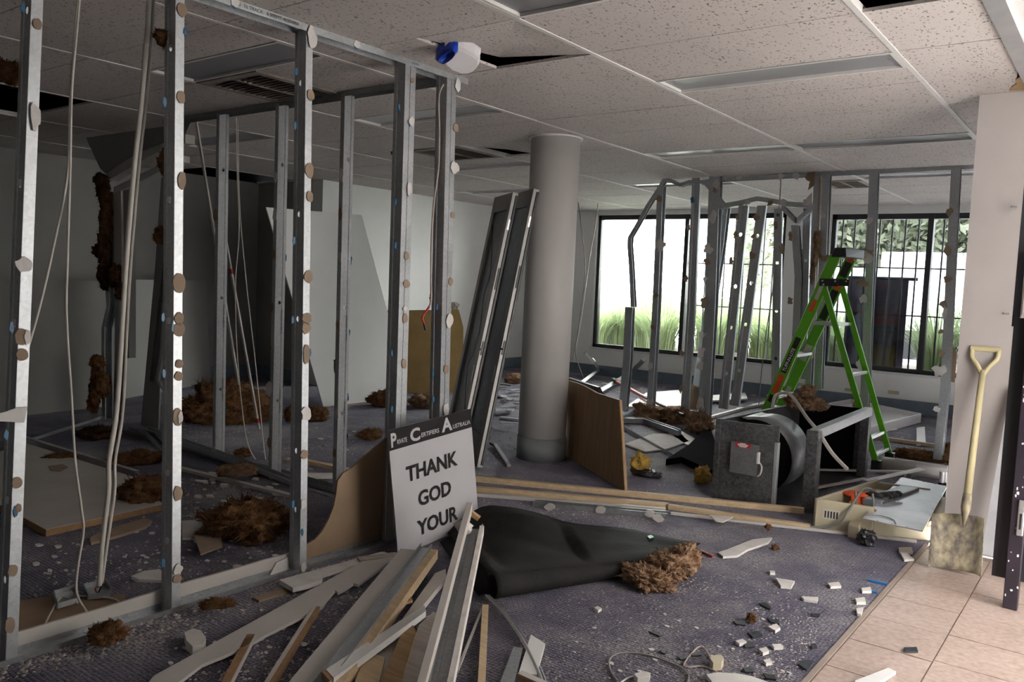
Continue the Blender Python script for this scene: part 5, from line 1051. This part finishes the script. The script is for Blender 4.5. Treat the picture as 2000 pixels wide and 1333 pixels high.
# ------------------------------------------------------------------ rear area rubble
wp_=thing('light_panel','large white tray-shaped light panel lying upside down behind the ladder','light panel',F(1700,840))
k=[V((p.x,p.y,0)) for p in (F(1690,836,.1),F(1798,808,.1),F(1662,780,.1),F(1585,794,.1))]
MB().prism([p+V((0,0,.03)) for p in k],(0,0,.02)).build('base','white_plastic',wp_)
for i in range(4): MB().bar(k[i]+V((0,0,.05)),k[(i+1)%4]+V((0,0,.05)),.02,.10).build('rim','white_plastic',wp_,bevel=.003)
sheet('white_panel','white panel lying flat under the bent frame, behind the column','panel',[F(1222,800,.06),F(1345,798,.06),F(1345,765,.06),F(1262,772,.06)],(0,0,.03),'white_paint')
sheet('white_panel','thin white panel lying flat behind the leaning bent studs','panel',[F(1385,786,.03),F(1460,782,.03),F(1455,770,.03),F(1385,776,.03)],(0,0,.02),'white_paint')
t=thing('pry_bar','red and black bar lying across the white panel behind the column','bar',F(1270,778,.12)); MB().tube([F(1204,746,.10),F(1262,778,.12)],.022,8).build('red_half','red',t); MB().tube([F(1262,778,.12),F(1335,812,.12)],.018,8).build('dark_half','galv_dark',t); MB().tube([F(1198,742,.10),F(1204,746,.10)],.03,8).build('tip','black_plastic',t)
o_=lambda x,y,Y: ony(x,y,Y)
tag(MB().tube([F(1110,768,.10),F(1172,720,.10)],.028,4).build('bent_rail','aluminium'),'bright aluminium rail lying behind the column, lower piece','rail')
tag(MB().tube([F(1170,722,.10),o_(1160,706,9.1),o_(1142,690,9.0)],.026,4).build('bent_rail','aluminium'),'bright bent aluminium rail end rising behind the column','rail')
tag(MB().tube([F(1165,768,.06),F(1205,746,.06),F(1235,725,.10),o_(1258,702,9.6)],.035,5).build('crumpled_rail','galv'),'crumpled shiny steel rail beside the bent frame foot','rail')
wool_px('brown insulation clump at the foot of the second bent stud',1238,785,1300,825,22,'wool_pink',rag=1.7,fib=400)
wool_px('brown insulation clump draped at the foot of the double bent stud',1295,786,1350,832,23,'wool_pink',depth=.7,rag=1.7,fib=400)
wool_px('brown insulation clump against the fan box left side',1338,792,1390,850,24,'wool_pink',rag=1.6,fib=400)
wool_px('brown insulation clump under the rear window behind the bent studs',1355,728,1400,758,25,'wool_pink')
wool_px('long brown insulation strip behind the duct pipe',1745,878,1852,902,26,'wool',depth=.4)
wool_px('brown insulation lump at the foot of the last standing stud',1838,862,1862,888,27,'wool')
w=MB()
for i,(x,y,rx,rz) in enumerate(((1596,470,.03,.10),(1592,500,.025,.10),(1586,535,.018,.09))):
    q=wool_mesh(ony(x,y,YB-.05),(rx,.04,rz),60+i,3,120,None,1.2); w.add(q.v,q.f)
tag(w.build('insulation_strip','wool_pink',smooth=True),'torn strip of brown insulation hanging on the double jamb stud','insulation')
for i,(pts,m_,lb) in enumerate(((((1220,870),(1275,850),(1330,850),(1345,865),(1300,880),(1260,885)),'plaster','torn plasterboard sheet on the floor between the brown panel and fan box'),(((1300,842),(1320,838),(1362,862),(1350,875),(1335,868)),'white_timber','white plank end lying under the insulation left of the fan box'),(((1790,838),(1806,836),(1808,870),(1790,872)),'white_paint','upright white broken strip on the carpet behind the wall end'),(((1700,838),(1750,834),(1752,842),(1710,846)),'plaster','pale plasterboard scraps right of the ladder foot'))):
    chip('plasterboard_offcut',lb,pts,m_,.012)
tk=thing('steel_track','galvanised floor track running from the brown panel to the fan box','steel track',F(1300,890)); cpath([F(1216,838,.002),F(1392,938,.002)],V((.75,-.66,0)),(0,0,1),web=.075,flg=.028,parent=tk,name='channel',mat='galv',rib=False)
tk=thing('steel_track','grey metal track beside the column board at the back','steel track',F(1255,830)); cpath([F(1216,825,.002),F(1262,826,.002),F(1330,850,.02)],V((.1,-.99,0)),(0,0,1),web=.075,flg=.05,parent=tk,name='channel',mat='galv_dull',rib=False)
for i,(a,b,lb) in enumerate((((1690,852),(1850,874),'thin pale timber rod on the carpet behind the wall end'),((1640,805),(1700,800),'pale strip on the floor under the light panel'),((1440,800),(1600,770),'white aluminium strip lying between the bent studs and ladder'),((1380,818),(1500,785),'second white aluminium strip behind the fan box'))):
    tag(MB().bar(F(*a,.02),F(*b,.02),.03,.03).build('floor_strip','white_timber' if i!=0 else 'pine'),lb,'strip')
# shiny scrap heap between door leaves and column
r6=random.Random(11)
for k in range(16):
    c=F(r6.uniform(975,1015),r6.uniform(748,832),r6.uniform(.015,.06)); a=r6.uniform(0,3.1); L=r6.uniform(.10,.28); d=V((math.cos(a),math.sin(a),r6.uniform(-.12,.12)))*L
    tag(MB().bar(c-d/2,c+d/2,r6.uniform(.03,.07),r6.uniform(.006,.02)).build('metal_scrap',r6.choice(['galv','aluminium','galv_dark','galv_dull'])),'shiny metal scrap in the heap between the leaning doors and the column','metal scrap','metal scraps heaped behind the column')
wool_px('brown insulation on the metal scrap heap left of the column',985,722,1020,752,28,'wool_pink')
# hanging wires by the rear window
cable('hanging_cable','thin white wire hanging in front of the left rear window edge',[V((ony(1168,398,9.6).x,9.6,ZC))]+[ony(x,y,9.6) for x,y in ((1168,398),(1163,440),(1152,500),(1145,550),(1135,620),(1128,660),(1118,705))],.008,'cable_white')
cable('hanging_cable','thin grey wire hanging between the column and the rear window',[V((ony(1130,400,9.4).x,9.4,ZC))]+[ony(x,y,9.4) for x,y in ((1130,400),(1136,450),(1143,530),(1130,640),(1124,690),(1140,740))],.006,'cable_grey')
cable('hanging_cable','thin wire hanging among the leaning bent studs',[V((ony(1522,402,7.8).x,7.8,ZC))]+[ony(x,y,7.8) for x,y in ((1522,402),(1514,470),(1510,560),(1498,640),(1488,720),(1482,790))],.005,'cable_grey')
# ------------------------------------------------------------------ outside the rear windows
struct(MB().box(-12,10.76,-.1,4,13.4,.36).build('ground_garden','soil'),'garden bed outside the rear windows')
struct(MB().box(-40,13.4,-.1,30,60,.12).build('ground_carpark','asphalt'),'grey car park beyond the garden bed')
rg=random.Random(21)
def clump(x,y,h,nb,label):
    mb=MB(); z0=.355
    for i in range(nb):
        a=rg.uniform(0,6.283); L=h*rg.uniform(.7,1.25); lean=rg.uniform(.15,1.05); w=rg.uniform(.008,.015)
        d=V((math.cos(a),math.sin(a),0)); s_=V((-d.y,d.x,0))*w; b=V((x,y,z0))+d*rg.uniform(0,.22); P=[]
        for k in range(5):
            t=k/4; q=b+d*(lean*L*t*t*.9)+V((0,0,L*(t-.35*lean*t*t*t))); q.y=max(q.y,10.90+.02*rg.random()); P.append(q)
        vs=[]; 
        for k,p in enumerate(P): ww=s_*(1-.2*k) if k<4 else s_*.05; vs+= [p-ww,p+ww]
        mb.add(vs,[(2*k,2*k+1,2*k+3,2*k+2) for k in range(4)])
    return tag(mb.build('grass_clump','leaf'),label,'grass clump','grass clumps outside the rear windows')
gx=[(-8.0,12.3,.75,'leftmost tall grass clump outside the left rear window'),(-7.1,11.7,.7,'grass clump outside the left rear window beside its left frame'),(-6.7,12.6,.85,'grass clump behind the folded track outside the left window'),(-6.0,11.8,.95,'tall grass clump filling the left pane behind the second bent stud'),(-5.5,12.5,1.05,'tallest grass clump left of the black mullion'),(-5.0,11.7,.9,'grass clump outside behind the black mullion'),(-4.5,12.3,.9,'grass clump outside behind the leaning bent studs, left'),(-4.0,11.6,.8,'grass clump outside behind the leaning bent studs, right'),(-3.4,12.2,.85,'grass clump outside left of the white pier'),(-2.95,11.6,.8,'grass clump outside just left of the dark banner'),(-2.0,11.7,.9,'grass clump outside right of the dark banner'),(-1.55,12.0,1.0,'grass clump outside the far right pane'),(-1.2,11.6,.9,'grass clump outside nearest the wall end')]
gx+=[(-6.4,12.0,.8,'grass clump outside between the folded track and second bent stud'),(-7.5,12.6,.8,'grass clump outside seen left of the left window centre'),(-5.2,12.9,1.0,'back grass clump outside the left pane near the mullion'),(-4.2,12.8,.9,'back grass clump outside behind the leaning studs'),(-3.7,11.5,.7,'low grass clump outside right end of the left window'),(-6.9,12.1,.75,'grass clump outside low in the left pane'),(-5.75,11.4,.8,'front grass clump outside close to the left pane')]
for x,y,h,lb in gx: clump(x,y,h*1.12,330,lb)
def tree(x,y,h,r,label,sd):
    rr=random.Random(sd); t=thing('tree',label,'tree',(x,y,.12),'trees beyond the car park')
    MB().tube([(x,y,.12),(x+.1,y,h*.5),(x,y,h*.8)],[.16,.12,.05],8).build('trunk','bark',t)
    mb=MB()
    for i in range(8000):
        d=V((rr.gauss(0,1),rr.gauss(0,1),rr.gauss(0,1))).normalized()*(rr.random()**.4); k=1+.35*noise.noise(d*2+V((sd,0,0)))
        p=V((x,y,h*.52))+V((d.x*r*k*1.35,d.y*r*k,d.z*h*.46*k)); a=V((rr.gauss(0,1),rr.gauss(0,1),rr.gauss(0,1))).normalized(); b=a.orthogonal().normalized(); s_=rr.uniform(.09,.20)
        mb.add([p-a*s_,p+b*s_*.5,p+a*s_,p-b*s_*.5],[(0,1,2,3)])
    mb.build('crown','tree_leaf',t)
for x,y,h,r,lb,sd in ((-8.6,27,6.5,2.2,'tree outside behind the ladder top',1),(-6.0,29,7.5,2.6,'broad tree outside above the dark banner',2),(-3.6,27,6.8,2.2,'tree outside right of the black window mullion',3),(-1.6,30,7.5,2.6,'tree outside behind the far right pane',4),(-7.4,33,8,2.6,'tall back tree outside between the two nearer trees',5),(-4.6,34,8,2.8,'tall back tree outside right of the banner',6)):
    tree(x,y,h,r,lb,sd)
tk=thing('truck_body','white box truck body parked outside beyond the barred window','truck',(-3.5,19,.12))
a=ony(1722,492,18.0); b=ony(1905,650,18.0)
MB().box(a.x,18.0,.7,b.x+1.5,20.2,a.z).build('box_body','render_white',tk,bevel=.03)
c=ony(1640,520,18.3); MB().box(c.x-1.2,18.2,.55,a.x-.1,20.1,c.z).build('cab','render_white',tk,bevel=.08)
for x in (a.x+.6,b.x+.6,c.x-.4): MB().tube([(x,18.02,.5),(x,18.3,.5)],.38,20).build('wheel','black_plastic',tk)
MB().box(a.x,17.98,a.z-.22,b.x+1.5,18.0,a.z-.16).build('trim_rail','concrete',tk)
w_=tag(MB().box(ony(1815,600,17.0).x,16.98,ony(1815,618,17.0).z,ony(1838,600,17.0).x,17.0,ony(1815,602,17.0).z).build('notice_plate','cream'),'small cream notice plate outside the barred window beside the mullion','notice')
MB().box(w_.location.x-.03,17.0,.12,w_.location.x+.03,17.05,w_.location.z).build('post','concrete',w_)
# hanging vinyl banner against the outside of the barred window
X0,X1=ony(1650,640,10.82).x,ony(1768,640,10.82).x; zt=ony(1710,545,10.82).z
bn=thing('vinyl_banner','dark vinyl banner seen from behind, hung outside the barred rear window','banner',((X0+X1)/2,10.82,.40))
MB().box(X0,10.81,.365,X1,10.83,zt).build('sheet','banner_purple',bn); MB().tube([(X0-.05,10.82,zt+.01),(X1+.10,10.82,zt+.01)],.022,8).build('top_rod','black_frame',bn)
zz=lambda f: zt-(zt-.42)*f; xx=lambda f: X0+(X1-X0)*f
for f0,f1,g0,g1,m_ in ((.08,.92,.345,.395,'banner_red'),(.50,.92,.415,.475,'banner_red'),(.48,.90,.70,.95,'banner_ochre'),(.52,.90,.50,.525,'banner_ink'),(.66,.82,.54,.565,'banner_ink'),(.52,.9,.60,.605,'banner_ink'),(.35,.85,.13,.137,'banner_ink'),(.38,.75,.165,.172,'banner_ink'),(.38,.8,.20,.207,'banner_ink'),(.42,.75,.235,.242,'banner_ink'),(.40,.80,.27,.277,'banner_ink'),(.42,.74,.305,.312,'banner_ink'),(.3,.7,.08,.10,'banner_red')):
    MB().box(xx(f0),10.806,zz(g1),xx(f1),10.8095,zz(g0)).build('print_block',m_,bn)
for f in (.45,.58): MB().tube([(xx(.36),10.806,zz(f)),(xx(.36),10.8095,zz(f))],.09,20).build('print_disc','banner_blue',bn)
for f in (.45,.58): MB().tube([(xx(.15),10.806,zz(f)),(xx(.15),10.8095,zz(f))],.09,20).build('print_disc','banner_blue',bn)
# ------------------------------------------------------------------ plaster crumbs (nobody could count these)
rc=random.Random(99)
def crumbs(label,zones,name='plaster_crumbs',mat='crumb'):
    mb=MB()
    for poly,n,s0,s1 in zones:
        xs=[p[0] for p in poly]; ys=[p[1] for p in poly]; k=0; tries=0
        while k<n and tries<n*20:
            tries+=1; x=rc.uniform(min(xs),max(xs)); y=rc.uniform(min(ys),max(ys)); ins=False; j=len(poly)-1
            for i in range(len(poly)):
                if (poly[i][1]>y)!=(poly[j][1]>y) and x<(poly[j][0]-poly[i][0])*(y-poly[i][1])/(poly[j][1]-poly[i][1])+poly[i][0]: ins=not ins
                j=i
            if not ins: continue
            p=F(x,y,0)
            if p.y>10.48: continue
            dn=noise.noise(V((p.x*1.7,p.y*1.7,n*.01)))*.5+.5
            if rc.random()>dn*dn*2.2: continue
            k+=1; s_=s0+(s1-s0)*rc.random()**3.2; a=rc.uniform(0,3); ca,sa=math.cos(a)*s_,math.sin(a)*s_; e=rc.uniform(.4,1); h=s_*rc.uniform(.35,.9)
            p=p+V((0,0,.0005)); mb.add([p+V((ca,sa,0)),p+V((-sa*e,ca*e,0)),p+V((-ca,-sa,0)),p+V((sa*e,-ca*e,0)),p+V((ca*.4,sa*.5,h)),p+V((-ca*.5,sa*.3,h*.8))],[(0,1,4),(1,2,5),(1,5,4),(2,3,5),(3,0,4),(3,4,5)])
    o=mb.build(name,mat); tag(o,label,'plaster crumbs',kind='stuff'); return o
crumbs('white plaster crumbs and dust scattered over the carpet',[
 ([(1090,1160),(1400,1120),(1560,1150),(1600,1240),(1540,1333),(1060,1333),(1000,1250)],3600,.0012,.007),
 ([(940,970),(1300,1000),(1300,1040),(940,1000)],500,.0015,.009),
 ([(1380,1060),(1780,1070),(1560,1333),(1300,1160)],700,.0012,.006),
 ([(0,1300),(330,1200),(580,1120),(760,1075),(770,1100),(560,1170),(330,1260),(0,1333)],1500,.0018,.012),
 ([(100,1040),(330,1000),(560,990),(560,1085),(330,1140),(60,1180)],1200,.0018,.012),
 ([(330,920),(560,960),(560,1000),(400,1020),(250,990)],700,.002,.017),
 ([(230,850),(430,880),(640,960),(560,830),(300,830)],800,.0025,.014),
 ([(520,820),(760,800),(760,900),(560,900)],500,.002,.012),
 ([(300,1333),(760,1100),(800,1100),(600,1333)],900,.0015,.010),
 ([(880,760),(1010,760),(1010,900),(940,920),(900,860)],350,.003,.015),
 ([(1120,740),(1600,775),(1560,830),(1220,850)],900,.004,.022),
 ([(1700,830),(1850,830),(1850,950),(1740,950)],500,.003,.016),
 ([(1220,880),(1390,860),(1390,980),(1240,960)],250,.002,.009)])
# countable small chips
def chips(n,poly,label,group,s0,s1,mat='plaster_white',seed=1):
    r_=random.Random(seed); xs=[p[0] for p in poly]; ys=[p[1] for p in poly]
    for i in range(n):
        x=r_.uniform(min(xs),max(xs)); y=r_.uniform(min(ys),max(ys)); p=F(x,y,.001); s_=r_.uniform(s0,s1)
        tag(MB().prism(rough_poly(p,(1,0,0),(0,1,0),s_,s_*r_.uniform(.5,.9),7,.35,r_),(0,0,s_*.3)).build('plaster_chip',mat if r_.random()<.7 else 'plaster'),label,'plaster piece',group)
chips(26,[(60,1040),(330,1130)],'small white plaster chip on the carpet between the first two near studs','plaster chips between the first two near studs',.008,.02,seed=1)
chips(26,[(365,1000),(560,1110)],'small white plaster chip on the carpet between the second and third near studs','plaster chips between the second and third near studs',.008,.022,seed=2)
chips(22,[(350,925),(560,985)],'white plaster chip in the rubble band behind the second near stud','plaster chips in the rubble band',.012,.035,seed=3)
chips(24,[(330,1180),(620,1320)],'small white plaster chip around the jagged strip in the left foreground','plaster chips in the left foreground',.006,.016,seed=4)
chips(30,[(1120,1180),(1560,1320)],'small pale plaster chip on the dusty carpet in the right foreground','plaster chips in the right foreground',.005,.012,seed=5)
chips(26,[(1130,745),(1560,800)],'pale plaster chip on the bright floor below the rear windows','plaster chips below the rear windows',.02,.05,seed=6)
chips(14,[(560,830),(740,880)],'small plaster chip on the carpet behind the return studs','plaster chips behind the return studs',.012,.025,seed=7)
